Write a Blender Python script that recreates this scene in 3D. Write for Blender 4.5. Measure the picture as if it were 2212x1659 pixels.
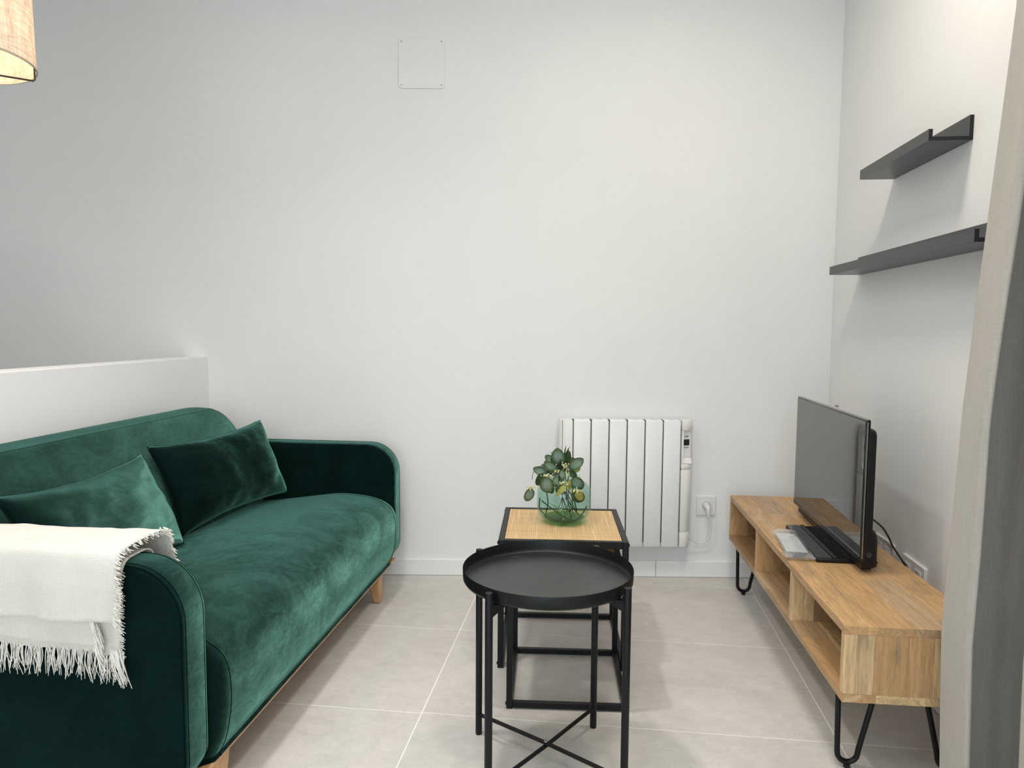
import bpy, bmesh, math, random
from mathutils import Vector, Matrix, noise
PI = math.pi
random.seed(7)
SC = bpy.context.scene
COL = SC.collection
for o in list(bpy.data.objects):
    bpy.data.objects.remove(o)

# ------------------------------------------------------------------ camera
F_PX, YAW, PITCH, ROLL, CAM_H = 1554.0, 0.120777, 0.0791128, 0.0071878, 1.15916
fwd = Vector((-math.sin(YAW) * math.cos(PITCH), math.cos(YAW) * math.cos(PITCH), -math.sin(PITCH)))
r0 = Vector((math.cos(YAW), math.sin(YAW), 0))
u0 = r0.cross(fwd)
rr = r0 * math.cos(ROLL) + u0 * math.sin(ROLL)
uu = u0 * math.cos(ROLL) - r0 * math.sin(ROLL)
cam_d = bpy.data.cameras.new('camera')
cam_d.sensor_width = 36.0
cam_d.lens = 36.0 * F_PX / 2212.0
cam_d.clip_start = 0.02
cam = bpy.data.objects.new('camera', cam_d)
COL.objects.link(cam)
m = Matrix((rr, uu, -fwd)).transposed().to_4x4()
m.translation = Vector((0, 0, CAM_H))
cam.matrix_world = m
SC.camera = cam

# ------------------------------------------------------------------ world, daylight, exposure
world = bpy.data.worlds.new('world')
SC.world = world
world.use_nodes = True
world.node_tree.nodes['Background'].inputs['Color'].default_value = (0.86, 0.93, 1.0, 1)
world.node_tree.nodes['Background'].inputs['Strength'].default_value = 2.0

def area_light(name, loc, rot, sx, sy, power, color):
    d = bpy.data.lights.new(name, 'AREA')
    d.shape = 'RECTANGLE'
    d.size, d.size_y = sx, sy
    d.energy = power
    d.color = color
    o = bpy.data.objects.new(name, d)
    o.location = loc
    o.rotation_euler = rot
    COL.objects.link(o)
    return o

# daylight entering through the balcony window behind the camera
area_light('window_daylight', (-0.25, -1.55, 1.45), (PI / 2 - 0.22, 0, -0.04), 2.0, 2.4, 50, (0.78, 0.915, 1.0))

vs = SC.view_settings
vs.view_transform = 'Standard'
vs.look = 'None'
vs.gamma = 1.0
vs.exposure = -0.21
vs.use_curve_mapping = False

# ------------------------------------------------------------------ materials
MATS = {}

class NT:
    def __init__(self, name):
        self.m = bpy.data.materials.new(name)
        self.m.use_nodes = True
        self.t = self.m.node_tree
        self.b = self.t.nodes['Principled BSDF']
        MATS[name] = self.m
    def n(self, kind, **kw):
        nd = self.t.nodes.new(kind)
        for k, v in kw.items():
            setattr(nd, k, v)
        return nd
    def l(self, a, b):
        self.t.links.new(a, b)
    def obj(self):
        return self.n('ShaderNodeTexCoord').outputs['Object']
    def mapping(self, scale, src=None, loc=None, rot=None):
        mp = self.n('ShaderNodeMapping')
        self.l(src if src else self.obj(), mp.inputs['Vector'])
        mp.inputs['Scale'].default_value = scale
        if loc is not None:
            if hasattr(loc, 'links'):
                self.l(loc, mp.inputs['Location'])
            else:
                mp.inputs['Location'].default_value = loc
        if rot: mp.inputs['Rotation'].default_value = rot
        return mp.outputs['Vector']
    def noise(self, vec, scale, detail=4, rough=0.55, dist=0.0):
        nd = self.n('ShaderNodeTexNoise')
        nd.inputs['Scale'].default_value = scale
        nd.inputs['Detail'].default_value = detail
        nd.inputs['Roughness'].default_value = rough
        nd.inputs['Distortion'].default_value = dist
        self.l(vec, nd.inputs['Vector'])
        return nd.outputs['Fac']
    def ramp(self, fac, stops):
        nd = self.n('ShaderNodeValToRGB')
        el = nd.color_ramp.elements
        while len(el) < len(stops): el.new(0.5)
        for e, (p, c) in zip(el, stops):
            e.position = p
            e.color = (c[0], c[1], c[2], 1) if len(c) == 3 else c
        self.l(fac, nd.inputs['Fac'])
        return nd.outputs['Color']
    def mix(self, fac, a, b, blend='MIX'):
        nd = self.n('ShaderNodeMix', data_type='RGBA', blend_type=blend)
        for s, v in ((nd.inputs['Factor'], fac), (nd.inputs['A'], a), (nd.inputs['B'], b)):
            if isinstance(v, (int, float)): s.default_value = v
            elif isinstance(v, tuple): s.default_value = (v[0], v[1], v[2], 1)
            else: self.l(v, s)
        return nd.outputs['Result']
    def math(self, op, a, b=0.0):
        nd = self.n('ShaderNodeMath', operation=op)
        for s, v in zip(nd.inputs, (a, b)):
            if isinstance(v, (int, float)): s.default_value = v
            else: self.l(v, s)
        return nd.outputs['Value']
    def bump(self, h, strength, dist=0.002):
        nd = self.n('ShaderNodeBump')
        nd.inputs['Strength'].default_value = strength
        nd.inputs['Distance'].default_value = dist
        self.l(h, nd.inputs['Height'])
        self.l(nd.outputs['Normal'], self.b.inputs['Normal'])
    def set(self, **kw):
        for k, v in kw.items():
            s = self.b.inputs[k.replace('_', ' ')]
            if isinstance(v, tuple): s.default_value = (v[0], v[1], v[2], 1)
            elif isinstance(v, (int, float)): s.default_value = v
            else: self.l(v, s)
        return self

def plain(name, color, rough=0.5, metallic=0.0, spec=0.5, var=0.06, scale=60):
    a = NT(name)
    nz = a.noise(a.obj(), scale, 3)
    lo = tuple(c * (1 - var) for c in color)
    hi = tuple(min(1, c * (1 + var)) for c in color)
    a.set(Base_Color=a.ramp(nz, [(0.3, lo), (0.7, hi)]), Roughness=rough, Metallic=metallic, Specular_IOR_Level=spec)
    return a

w = plain('wall_paint', (0.84, 0.845, 0.84), 0.75, var=0.012, scale=3)
w.bump(w.noise(w.obj(), 260, 3), 0.05, 0.001)
plain('ceiling_paint', (0.86, 0.86, 0.85), 0.85, var=0.01, scale=3)
plain('partition_paint', (0.86, 0.865, 0.87), 0.6, var=0.01, scale=3)
plain('white_lacquer', (0.85, 0.855, 0.86), 0.35, var=0.01)
plain('radiator_white', (0.87, 0.875, 0.88), 0.28, var=0.01)
plain('radiator_plastic', (0.84, 0.835, 0.81), 0.35, var=0.01)
plain('outlet_plastic', (0.80, 0.80, 0.81), 0.3, var=0.01)
plain('outlet_inner', (0.55, 0.56, 0.58), 0.4, var=0.02)
plain('gap_dark', (0.03, 0.032, 0.034), 0.7)
plain('lcd_dark', (0.022, 0.028, 0.026), 0.25)
plain('print_ink', (0.09, 0.12, 0.16), 0.6)
plain('screw_metal', (0.42, 0.42, 0.41), 0.35, metallic=0.8)
plain('ledge_black', (0.028, 0.029, 0.032), 0.32, var=0.1)
plain('ledge_core', (0.006, 0.006, 0.007), 0.6)
plain('black_steel', (0.0045, 0.0052, 0.006), 0.42, var=0.15, spec=0.28)
plain('black_plastic', (0.006, 0.006, 0.007), 0.42, var=0.2, spec=0.3)
plain('black_gloss', (0.006, 0.006, 0.007), 0.12)
plain('base_satin', (0.030, 0.031, 0.033), 0.16)
plain('cable_black', (0.006, 0.006, 0.006), 0.4)
plain('cable_white', (0.78, 0.78, 0.78), 0.4, var=0.01)
plain('aluminium', (0.40, 0.40, 0.40), 0.35, metallic=0.9)
plain('brass_dark', (0.035, 0.016, 0.012), 0.4, metallic=0.2)
plain('stem_green', (0.016, 0.035, 0.018), 0.5)
plain('leaf_big_green', (0.09, 0.34, 0.04), 0.35, var=0.25, scale=25)
plain('leaf_olive', (0.30, 0.32, 0.085), 0.5, var=0.15, scale=40)
plain('leaf_dark', (0.045, 0.085, 0.035), 0.5, var=0.25, scale=40)
plain('berry_cream', (0.72, 0.72, 0.36), 0.5, var=0.12, scale=90)
plain('grout', (0.90, 0.88, 0.84), 0.85, var=0.03)
plain('window_frame_grey', (0.20, 0.21, 0.22), 0.4)

# dirt-flecked black tray
a = NT('tray_black')
d1 = a.noise(a.obj(), 9, 6, 0.7, 1.5)
d2 = a.noise(a.mapping((1, 1, 1), loc=(3, 1, 0)), 26, 5, 0.75, 2.0)
dust = a.math('MULTIPLY', a.ramp(d1, [(0.56, (0, 0, 0)), (0.78, (1, 1, 1))]), a.ramp(d2, [(0.5, (0, 0, 0)), (0.72, (1, 1, 1))]))
a.set(Base_Color=a.mix(dust, (0.010, 0.0105, 0.011), (0.16, 0.165, 0.17)), Roughness=a.ramp(d1, [(0.3, (0.30,) * 3), (0.7, (0.40,) * 3)]), Specular_IOR_Level=0.75)

# porcelain floor tile
a = NT('floor_tile')
rnd = a.n('ShaderNodeObjectInfo').outputs['Random']
off = a.n('ShaderNodeCombineXYZ')
for i in range(3):
    a.l(a.math('MULTIPLY', rnd, 17.0 + 9 * i), off.inputs[i])
v = a.mapping((1, 1.5, 1), loc=off.outputs[0])
n1 = a.noise(v, 2.6, 6, 0.6, 0.6)
n2 = a.noise(v, 17, 6, 0.7, 0.5)
n3 = a.noise(v, 130, 3, 0.6)
c = a.ramp(n1, [(0.28, (0.52, 0.495, 0.463)), (0.52, (0.62, 0.598, 0.56)), (0.78, (0.68, 0.66, 0.622))])
c = a.mix(0.35, c, a.ramp(n2, [(0.3, (0.43, 0.405, 0.375)), (0.7, (0.73, 0.70, 0.655))]))
c = a.mix(0.10, c, a.ramp(n3, [(0.35, (0.25, 0.23, 0.21)), (0.65, (0.68, 0.65, 0.61))]))
a.set(Base_Color=c, Roughness=a.ramp(n2, [(0.3, (0.42,) * 3), (0.7, (0.55,) * 3)]), Specular_IOR_Level=0.35)
a.bump(n2, 0.12, 0.001)

# velvet: dark pile, bright at grazing angles
def velvet(name, base, tint, weight=1.0, rough=0.5, nap=0.5, pile=(0.2, 0.55), up=0.0):
    a = NT(name)
    v = a.obj()
    s1 = a.noise(v, 4.2, 5, 0.6, 1.6)
    s2 = a.noise(a.mapping((1, 1, 2.2), v), 15, 5, 0.65, 2.2)
    s = a.math('ADD', a.math('MULTIPLY', s1, 0.6), a.math('MULTIPLY', s2, 0.4))
    lo = tuple(t * (1 - nap * 0.45) for t in tint)
    hi = tuple(min(1, t * (1 + nap * 0.5)) for t in tint)
    a.set(Base_Color=a.ramp(s, [(0.38, tuple(b * 0.75 for b in base)), (0.62, tuple(b * 1.3 for b in base))]), Roughness=0.85,
          Specular_IOR_Level=0.05, Sheen_Weight=weight, Sheen_Roughness=rough,
          Sheen_Tint=a.ramp(s, [(0.40, lo), (0.50, tint), (0.60, hi)]))
    # the pile lies over towards the far arm; brushing by hand changes how far
    geo = a.n('ShaderNodeNewGeometry')
    lean = a.n('ShaderNodeCombineXYZ')
    lay = a.n('ShaderNodeMapRange')
    lay.inputs['From Min'].default_value = 0.36; lay.inputs['From Max'].default_value = 0.64
    lay.inputs['To Min'].default_value = pile[0]; lay.inputs['To Max'].default_value = pile[1]
    a.l(s, lay.inputs['Value'])
    a.l(lay.outputs[0], lean.inputs['Y'])
    lean.inputs['Z'].default_value = up
    add = a.n('ShaderNodeVectorMath', operation='ADD'); nor = a.n('ShaderNodeVectorMath', operation='NORMALIZE')
    a.l(geo.outputs['Normal'], add.inputs[0]); a.l(lean.outputs[0], add.inputs[1])
    a.l(add.outputs[0], nor.inputs[0])
    a.l(nor.outputs[0], a.b.inputs['Normal'])
    return a
velvet('velvet_green', (0.0008, 0.0085, 0.0078), (0.175, 0.43, 0.36), 1.0, 0.36, 0.22, (0.40, 0.52))
velvet('velvet_seat', (0.0008, 0.0085, 0.0078), (0.19, 0.45, 0.38), 1.0, 0.36, 0.24, (0.18, 0.38), 0.14)
velvet('velvet_cushion', (0.0008, 0.0085, 0.0078), (0.175, 0.43, 0.36), 1.0, 0.36, 0.18, (0.46, 0.60))
velvet('velvet_pillow', (0.0008, 0.0085, 0.0078), (0.18, 0.46, 0.385), 1.0, 0.33, 0.3, (0.02, 0.20))
plain('velvet_stitch', (0.001, 0.008, 0.007), 0.9, spec=0.0)
plain('velvet_piping', (0.003, 0.020, 0.017), 0.9, spec=0.0)

# beech
a = NT('beech')
v = a.mapping((18, 18, 1.6))
g = a.noise(v, 3.0, 4, 0.6, 0.4)
a.set(Base_Color=a.ramp(g, [(0.3, (0.50, 0.27, 0.12)), (0.7, (0.66, 0.40, 0.20))]), Roughness=0.42)

# mango wood: every stave its own tone and grain
def mango(name, tone_, light=1.0):
    a = NT(name)
    rnd = a.n('ShaderNodeObjectInfo').outputs['Random']
    off = a.n('ShaderNodeCombineXYZ')
    a.l(a.math('MULTIPLY', rnd, 53.0), off.inputs[0])
    a.l(a.math('MULTIPLY', rnd, 31.0), off.inputs[1])
    a.l(a.math('MULTIPLY', rnd, 77.0), off.inputs[2])
    v = a.mapping((0.9, 7.0, 7.0), loc=off.outputs[0])
    big = a.noise(v, 1.7, 5, 0.62, 1.3)
    fine = a.noise(a.mapping((2.5, 60, 60), loc=off.outputs[0]), 2.4, 5, 0.7, 0.6)
    blot = a.noise(a.mapping((0.9, 5.0, 5.0), loc=off.outputs[0]), 2.4, 5, 0.6, 1.4)
    k = light
    tone = a.mix(a.ramp(rnd, [(0.0, (0.0,) * 3), (1.0, (0.22,) * 3)]), tone_, (0.36, 0.22, 0.115))
    hi_ = tuple(min(1.0, t * 1.32) for t in tone_)
    ring = a.n('ShaderNodeMath', operation='SINE')
    a.l(a.math('MULTIPLY', big, 62.0), ring.inputs[0])
    c = a.mix(a.ramp(big, [(0.36, (0.0,) * 3), (0.64, (0.8,) * 3)]), tone, hi_)
    c = a.mix(a.ramp(ring.outputs[0], [(0.35, (0.0,) * 3), (1.0, (0.30,) * 3)]), c, (0.27 * k, 0.165 * k, 0.085 * k))
    c = a.mix(a.ramp(fine, [(0.36, (0.38,) * 3), (0.58, (0.0,) * 3)]), c, (0.22 * k, 0.13 * k, 0.07 * k))
    c = a.mix(a.ramp(blot, [(0.57, (0.0,) * 3), (0.72, (0.62,) * 3)]), c, (0.19 * k, 0.145 * k, 0.105 * k))
    c = a.mix(a.ramp(blot, [(0.28, (0.55,) * 3), (0.40, (0.0,) * 3)]), c, (0.74 * k, 0.60 * k, 0.40 * k))
    a.set(Base_Color=c, Roughness=a.ramp(fine, [(0.3, (0.5,) * 3), (0.7, (0.36,) * 3)]), Specular_IOR_Level=0.4)
    a.bump(fine, 0.10, 0.0008)
WOODS = {'golden': (0.52, 0.315, 0.145), 'tan': (0.47, 0.285, 0.130), 'pale': (0.62, 0.44, 0.235), 'brown': (0.315, 0.185, 0.092), 'grey': (0.42, 0.285, 0.16)}
for k_, t_ in WOODS.items():
    mango('mango_' + k_, t_)

# rattan webbing
a = NT('rattan')
v = a.obj()
def weave(axis, sc):
    wv = a.n('ShaderNodeTexWave', wave_type='BANDS', bands_direction=axis)
    wv.inputs['Scale'].default_value = sc
    wv.inputs['Distortion'].default_value = 1.2
    wv.inputs['Detail'].default_value = 1.0
    wv.inputs['Detail Scale'].default_value = 0.6
    a.l(v, wv.inputs['Vector'])
    return wv.outputs['Fac']
wx, wy = weave('X', 46), weave('Y', 60)
h = a.math('MAXIMUM', wx, a.math('MULTIPLY', wy, 0.9))
nzx = a.noise(a.mapping((70, 2.5, 1)), 1.6, 3)
nzy = a.noise(a.mapping((2.5, 70, 1)), 1.6, 3)
blend = a.math('MULTIPLY', a.math('ADD', nzx, nzy), 0.5)
c = a.ramp(h, [(0.35, (0.43, 0.25, 0.115)), (0.8, (0.74, 0.53, 0.285))])
c = a.mix(a.ramp(blend, [(0.42, (0.75,) * 3), (0.58, (0.0,) * 3)]), c, (0.54, 0.33, 0.155))
c = a.mix(a.ramp(nzx, [(0.58, (0.0,) * 3), (0.72, (0.5,) * 3)]), c, (0.86, 0.69, 0.42))
a.set(Base_Color=c, Roughness=0.6)
a.bump(h, 0.25, 0.001)

# woven throw
a = NT('throw_weave')
v = a.obj()
def wv2(axis, sc):
    wv = a.n('ShaderNodeTexWave', wave_type='BANDS', bands_direction=axis)
    wv.inputs['Scale'].default_value = sc
    wv.inputs['Distortion'].default_value = 0.6
    a.l(v, wv.inputs['Vector'])
    return wv.outputs['Fac']
hx = a.math('MULTIPLY', wv2('X', 85), wv2('Z', 120))
nz = a.noise(v, 9, 3)
c = a.ramp(hx, [(0.0, (0.66, 0.625, 0.56)), (0.6, (0.81, 0.775, 0.705))])
a.set(Base_Color=a.mix(0.15, c, a.ramp(nz, [(0.3, (0.6, 0.58, 0.54)), (0.7, (0.9, 0.88, 0.84))])), Roughness=0.95, Sheen_Weight=0.3, Specular_IOR_Level=0.1)
a.bump(hx, 0.5, 0.002)
plain('throw_fringe', (0.83, 0.80, 0.735), 0.95, var=0.05)

# curtain linen
a = NT('curtain_linen')
v = a.obj()
t1 = a.noise(a.mapping((30, 30, 900)), 1.0, 3, 0.7)
t2 = a.noise(a.mapping((500, 500, 12)), 1.0, 3, 0.7)
th_ = a.math('MULTIPLY', a.math('ADD', t1, t2), 0.5)
a.set(Base_Color=a.ramp(th_, [(0.32, (0.31, 0.29, 0.255)), (0.68, (0.44, 0.415, 0.37))]), Roughness=0.9, Specular_IOR_Level=0.1, Sheen_Weight=0.2)
a.bump(th_, 0.12, 0.001)
plain('curtain_thread', (0.62, 0.60, 0.55), 0.9)

# lamp shade: cloth that lets light through
a = NT('shade_cloth')
v = a.obj()
t1 = a.noise(a.mapping((16, 16, 190)), 1.0, 4, 0.75)
t2 = a.noise(a.mapping((120, 120, 14)), 1.0, 4, 0.75)
tw = a.math('MULTIPLY', a.math('ADD', t1, t2), 0.5)
col = a.ramp(tw, [(0.38, (0.58, 0.49, 0.41)), (0.60, (0.86, 0.79, 0.71))])
dif = a.n('ShaderNodeBsdfDiffuse'); tra = a.n('ShaderNodeBsdfTranslucent'); mx = a.n('ShaderNodeMixShader')
a.l(col, dif.inputs['Color']); a.l(col, tra.inputs['Color'])
mx.inputs['Fac'].default_value = 0.52
a.l(dif.outputs[0], mx.inputs[1]); a.l(tra.outputs[0], mx.inputs[2])
a.l(mx.outputs[0], a.t.nodes['Material Output'].inputs['Surface'])
plain('shade_trim', (0.42, 0.36, 0.29), 0.9)
plain('shade_lining', (0.88, 0.80, 0.62), 0.8, var=0.02)

def emitter(name, color, strength):
    a = NT(name)
    a.set(Base_Color=(0.8, 0.8, 0.8), Emission_Color=color, Emission_Strength=strength)
emitter('bulb_glow', (1.0, 0.76, 0.42), 25.0)
emitter('unseen_downlight_glow', (1.0, 0.86, 0.68), 4.0)

# thin coloured glass
def thin_glass(name, tint, ior=1.45, rough=0.02):
    a = NT(name)
    nz = a.noise(a.obj(), 14, 3)
    tr = a.n('ShaderNodeBsdfTransparent'); gl = a.n('ShaderNodeBsdfGlossy'); fr = a.n('ShaderNodeLayerWeight'); mx = a.n('ShaderNodeMixShader')
    a.l(a.ramp(nz, [(0.3, tuple(c * 0.95 for c in tint)), (0.7, tint)]), tr.inputs['Color'])
    gl.inputs['Roughness'].default_value = rough
    refl = a.math('ADD', 0.035, a.math('MULTIPLY', a.math('POWER', fr.outputs['Facing'], 4.0), 0.28))
    fr.inputs['Blend'].default_value = 0.5
    a.l(refl, mx.inputs['Fac']); a.l(tr.outputs[0], mx.inputs[1]); a.l(gl.outputs[0], mx.inputs[2])
    a.l(mx.outputs[0], a.t.nodes['Material Output'].inputs['Surface'])
thin_glass('vase_glass', (0.87, 0.972, 0.93))
thin_glass('vase_base_glass', (0.50, 0.80, 0.50))
thin_glass('window_glass', (0.97, 0.98, 0.98))
# crinkled plastic film
a = NT('plastic_film')
tr = a.n('ShaderNodeBsdfTransparent'); gl = a.n('ShaderNodeBsdfGlossy'); mx = a.n('ShaderNodeMixShader'); df = a.n('ShaderNodeBsdfDiffuse'); mx2 = a.n('ShaderNodeMixShader')
crn = a.noise(a.obj(), 32, 3, 0.55, 0.8)
bp = a.n('ShaderNodeBump'); bp.inputs['Strength'].default_value = 0.55; bp.inputs['Distance'].default_value = 0.004
a.l(crn, bp.inputs['Height'])
gl.inputs['Roughness'].default_value = 0.12
a.l(bp.outputs[0], gl.inputs['Normal'])
df.inputs['Color'].default_value = (0.8, 0.82, 0.82, 1)
mx.inputs['Fac'].default_value = 0.30; mx2.inputs['Fac'].default_value = 0.14
a.l(tr.outputs[0], mx.inputs[1]); a.l(gl.outputs[0], mx.inputs[2])
a.l(mx.outputs[0], mx2.inputs[1]); a.l(df.outputs[0], mx2.inputs[2])
a.l(mx2.outputs[0], a.t.nodes['Material Output'].inputs['Surface'])
# printed leaflet
a = NT('leaflet_print')
br = a.n('ShaderNodeTexBrick')
br.inputs['Scale'].default_value = 1.0
a.l(a.mapping((60, 40, 1)), br.inputs['Vector'])
br.inputs['Color1'].default_value = (0.62, 0.66, 0.67, 1)
br.inputs['Color2'].default_value = (0.36, 0.46, 0.48, 1)
br.inputs['Mortar'].default_value = (0.78, 0.80, 0.80, 1)
br.inputs['Mortar Size'].default_value = 0.25
nz = a.noise(a.obj(), 22, 3)
a.set(Base_Color=a.mix(a.ramp(nz, [(0.45, (0,) * 3), (0.6, (1,) * 3)]), br.outputs['Color'], (0.68, 0.70, 0.70)), Roughness=0.5)
# TV screen
a = NT('tv_screen')
nz = a.noise(a.obj(), 5, 3)
a.set(Base_Color=(0.012, 0.013, 0.013), Roughness=a.ramp(nz, [(0.3, (0.012,) * 3), (0.7, (0.022,) * 3)]), Specular_IOR_Level=1.0, IOR=1.75)
# eucalyptus leaf: grey centre, olive margin, along local Y
a = NT('leaf_eucalyptus')
sep = a.n('ShaderNodeSeparateXYZ')
tc = a.n('ShaderNodeTexCoord')
a.l(tc.outputs['Generated'], sep.inputs[0])
gx = a.math('ABSOLUTE', a.math('SUBTRACT', sep.outputs[0], 0.5))
gy = a.math('ABSOLUTE', a.math('SUBTRACT', sep.outputs[1], 0.47))
rad = a.math('SQRT', a.math('ADD', a.math('POWER', gx, 2.0), a.math('POWER', gy, 2.0)))
vein = a.noise(tc.outputs['Generated'], 15, 4, 0.7, 0.5)
rad2 = a.math('ADD', rad, a.math('MULTIPLY', a.math('SUBTRACT', vein, 0.5), 0.5))
c = a.ramp(rad2, [(0.18, (0.22, 0.32, 0.25)), (0.36, (0.115, 0.19, 0.11)), (0.44, (0.055, 0.095, 0.020))])
c = a.mix(a.ramp(gx, [(0.0, (0.6,) * 3), (0.03, (0,) * 3)]), c, (0.05, 0.10, 0.06))
a.set(Base_Color=c, Roughness=0.5)

# ------------------------------------------------------------------ mesh helpers
class MB:
    def __init__(self):
        self.v = []; self.f = []
    def add(self, vs_, fs_):
        b = len(self.v)
        self.v += [tuple(x) for x in vs_]
        self.f += [tuple(b + i for i in f) for f in fs_]
        return self
    def box(self, x0, x1, y0, y1, z0, z1):
        vs_ = [(x, y, z) for z in (z0, z1) for y in (y0, y1) for x in (x0, x1)]
        return self.add(vs_, [(0, 2, 3, 1), (4, 5, 7, 6), (0, 1, 5, 4), (2, 6, 7, 3), (0, 4, 6, 2), (1, 3, 7, 5)])
    def tube(self, pts, r, seg=10, caps=True):
        pts = [Vector(p) for p in pts]
        n = len(pts)
        rs = r if isinstance(r, (list, tuple)) else [r] * n
        rings = []
        prev = None
        for i, p in enumerate(pts):
            d = (pts[min(i + 1, n - 1)] - pts[max(i - 1, 0)]).normalized()
            if prev is None:
                a_ = d.orthogonal().normalized()
            else:
                a_ = (prev - d * prev.dot(d))
                a_ = a_.normalized() if a_.length > 1e-6 else d.orthogonal().normalized()
            prev = a_
            b_ = d.cross(a_)
            rings.append([p + (a_ * math.cos(2 * PI * k / seg) + b_ * math.sin(2 * PI * k / seg)) * rs[i] for k in range(seg)])
        vs_ = [q for ring in rings for q in ring]
        fs_ = [(i * seg + k, i * seg + (k + 1) % seg, (i + 1) * seg + (k + 1) % seg, (i + 1) * seg + k) for i in range(n - 1) for k in range(seg)]
        if caps:
            fs_.append(tuple(reversed(range(seg))))
            fs_.append(tuple(range((n - 1) * seg, n * seg)))
        return self.add(vs_, fs_)
    def lathe(self, prof, seg=48, c=(0, 0, 0), closed=False):
        n = len(prof)
        vs_ = [(c[0] + r * math.cos(2 * PI * k / seg), c[1] + r * math.sin(2 * PI * k / seg), c[2] + z) for r, z in prof for k in range(seg)]
        fs_ = [(i * seg + k, i * seg + (k + 1) % seg, (i + 1) * seg + (k + 1) % seg, (i + 1) * seg + k) for i in range(n - 1) for k in range(seg)]
        if closed:
            fs_ += [((n - 1) * seg + k, (n - 1) * seg + (k + 1) % seg, (k + 1) % seg, k) for k in range(seg)]
        return self.add(vs_, fs_)
    def rings(self, rings, cap0=True, cap1=True, wrap=True):
        s = len(rings[0])
        vs_ = [q for ring in rings for q in ring]
        K = s if wrap else s - 1
        fs_ = [(i * s + k, i * s + (k + 1) % s, (i + 1) * s + (k + 1) % s, (i + 1) * s + k) for i in range(len(rings) - 1) for k in range(K)]
        if cap0: fs_.append(tuple(reversed(range(s))))
        if cap1: fs_.append(tuple(range((len(rings) - 1) * s, len(rings) * s)))
        return self.add(vs_, fs_)
    def prism(self, poly, axis, a0, a1):
        # poly: 2-D outline; axis: 'x','y','z' extrusion direction
        def P(u, w_, t):
            return {'x': (t, u, w_), 'y': (u, t, w_), 'z': (u, w_, t)}[axis]
        return self.rings([[P(u, w_, a0) for u, w_ in poly], [P(u, w_, a1) for u, w_ in poly]])
    def sphere(self, c, r, seg=8, rings=5, sz=1.0):
        vs_ = [(c[0], c[1], c[2] - r * sz)]
        for i in range(1, rings):
            t = -PI / 2 + PI * i / rings
            for k in range(seg):
                vs_.append((c[0] + r * math.cos(t) * math.cos(2 * PI * k / seg), c[1] + r * math.cos(t) * math.sin(2 * PI * k / seg), c[2] + r * sz * math.sin(t)))
        vs_.append((c[0], c[1], c[2] + r * sz))
        fs_ = [(0, 1 + (k + 1) % seg, 1 + k) for k in range(seg)]
        for i in range(rings - 2):
            b = 1 + i * seg
            fs_ += [(b + k, b + (k + 1) % seg, b + seg + (k + 1) % seg, b + seg + k) for k in range(seg)]
        b = 1 + (rings - 2) * seg
        t = len(vs_) - 1
        fs_ += [(b + k, b + (k + 1) % seg, t) for k in range(seg)]
        return self.add(vs_, fs_)
    def mesh(self, name, smooth=35):
        me = bpy.data.meshes.new(name)
        me.from_pydata(self.v, [], self.f)
        bm = bmesh.new(); bm.from_mesh(me)
        bmesh.ops.recalc_face_normals(bm, faces=bm.faces)
        bm.to_mesh(me); bm.free()
        if smooth:
            me.polygons.foreach_set('use_smooth', [True] * len(me.polygons))
            me.set_sharp_from_angle(angle=math.radians(smooth))
        return me

def obj(name, mb, mat, parent=None, bevel=0, smooth=35, loc=None, rot=None, label=None, sub=0):
    me = mb if isinstance(mb, bpy.types.Mesh) else mb.mesh(name, smooth)
    o = bpy.data.objects.new(name, me)
    if not me.materials:
        me.materials.append(MATS[mat])
    COL.objects.link(o)
    if parent: o.parent = parent
    if loc is not None: o.location = loc
    if rot is not None: o.rotation_euler = rot
    if bevel:
        bv = o.modifiers.new('bevel', 'BEVEL')
        bv.width = bevel; bv.segments = 2; bv.limit_method = 'ANGLE'
        bv.harden_normals = False
    if sub:
        ss = o.modifiers.new('sub', 'SUBSURF'); ss.levels = sub; ss.render_levels = sub
    if label: o['label'] = label
    return o

def tag(o, label, cat, group=None):
    o['label'] = label; o['category'] = cat
    if group: o['group'] = group
    return o

def thing(name, label, cat, loc=(0, 0, 0), rz=0.0, group=None):
    o = bpy.data.objects.new(name, None)
    o.empty_display_size = 0.05
    o.location = loc; o.rotation_euler = (0, 0, rz)
    COL.objects.link(o)
    return tag(o, label, cat, group)

def struct(name, mb, mat, label, **kw):
    o = obj(name, mb, mat, **kw)
    o['kind'] = 'structure'; o['label'] = label
    return o

def rounded(x0, x1, z0, z1, radii, seg=8):
    # outline counter-clockwise from bottom-left; radii = (bl, br, tr, tl)
    pts = []
    for (cx, cz, r, a0) in ((x0, z0, radii[0], PI), (x1, z0, radii[1], 1.5 * PI), (x1, z1, radii[2], 0), (x0, z1, radii[3], PI / 2)):
        sx = 1 if cx == x0 else -1
        sz = 1 if cz == z0 else -1
        ox, oz = cx + sx * r, cz + sz * r
        n = seg if r > 0.0005 else 0
        for k in range(n + 1):
            t = a0 + (PI / 2) * (k / n if n else 0)
            pts.append((ox + r * math.cos(t), oz + r * math.sin(t)))
    return pts

def offset_poly(poly, d):
    n = len(poly); out = []
    for i in range(n):
        p0, p1, p2 = Vector(poly[i - 1]), Vector(poly[i]), Vector(poly[(i + 1) % n])
        e = (p2 - p0)
        nn = Vector((e.y, -e.x)).normalized() if e.length > 1e-9 else Vector((0, 0))
        out.append(tuple(p1 - nn * d))
    return out

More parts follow.
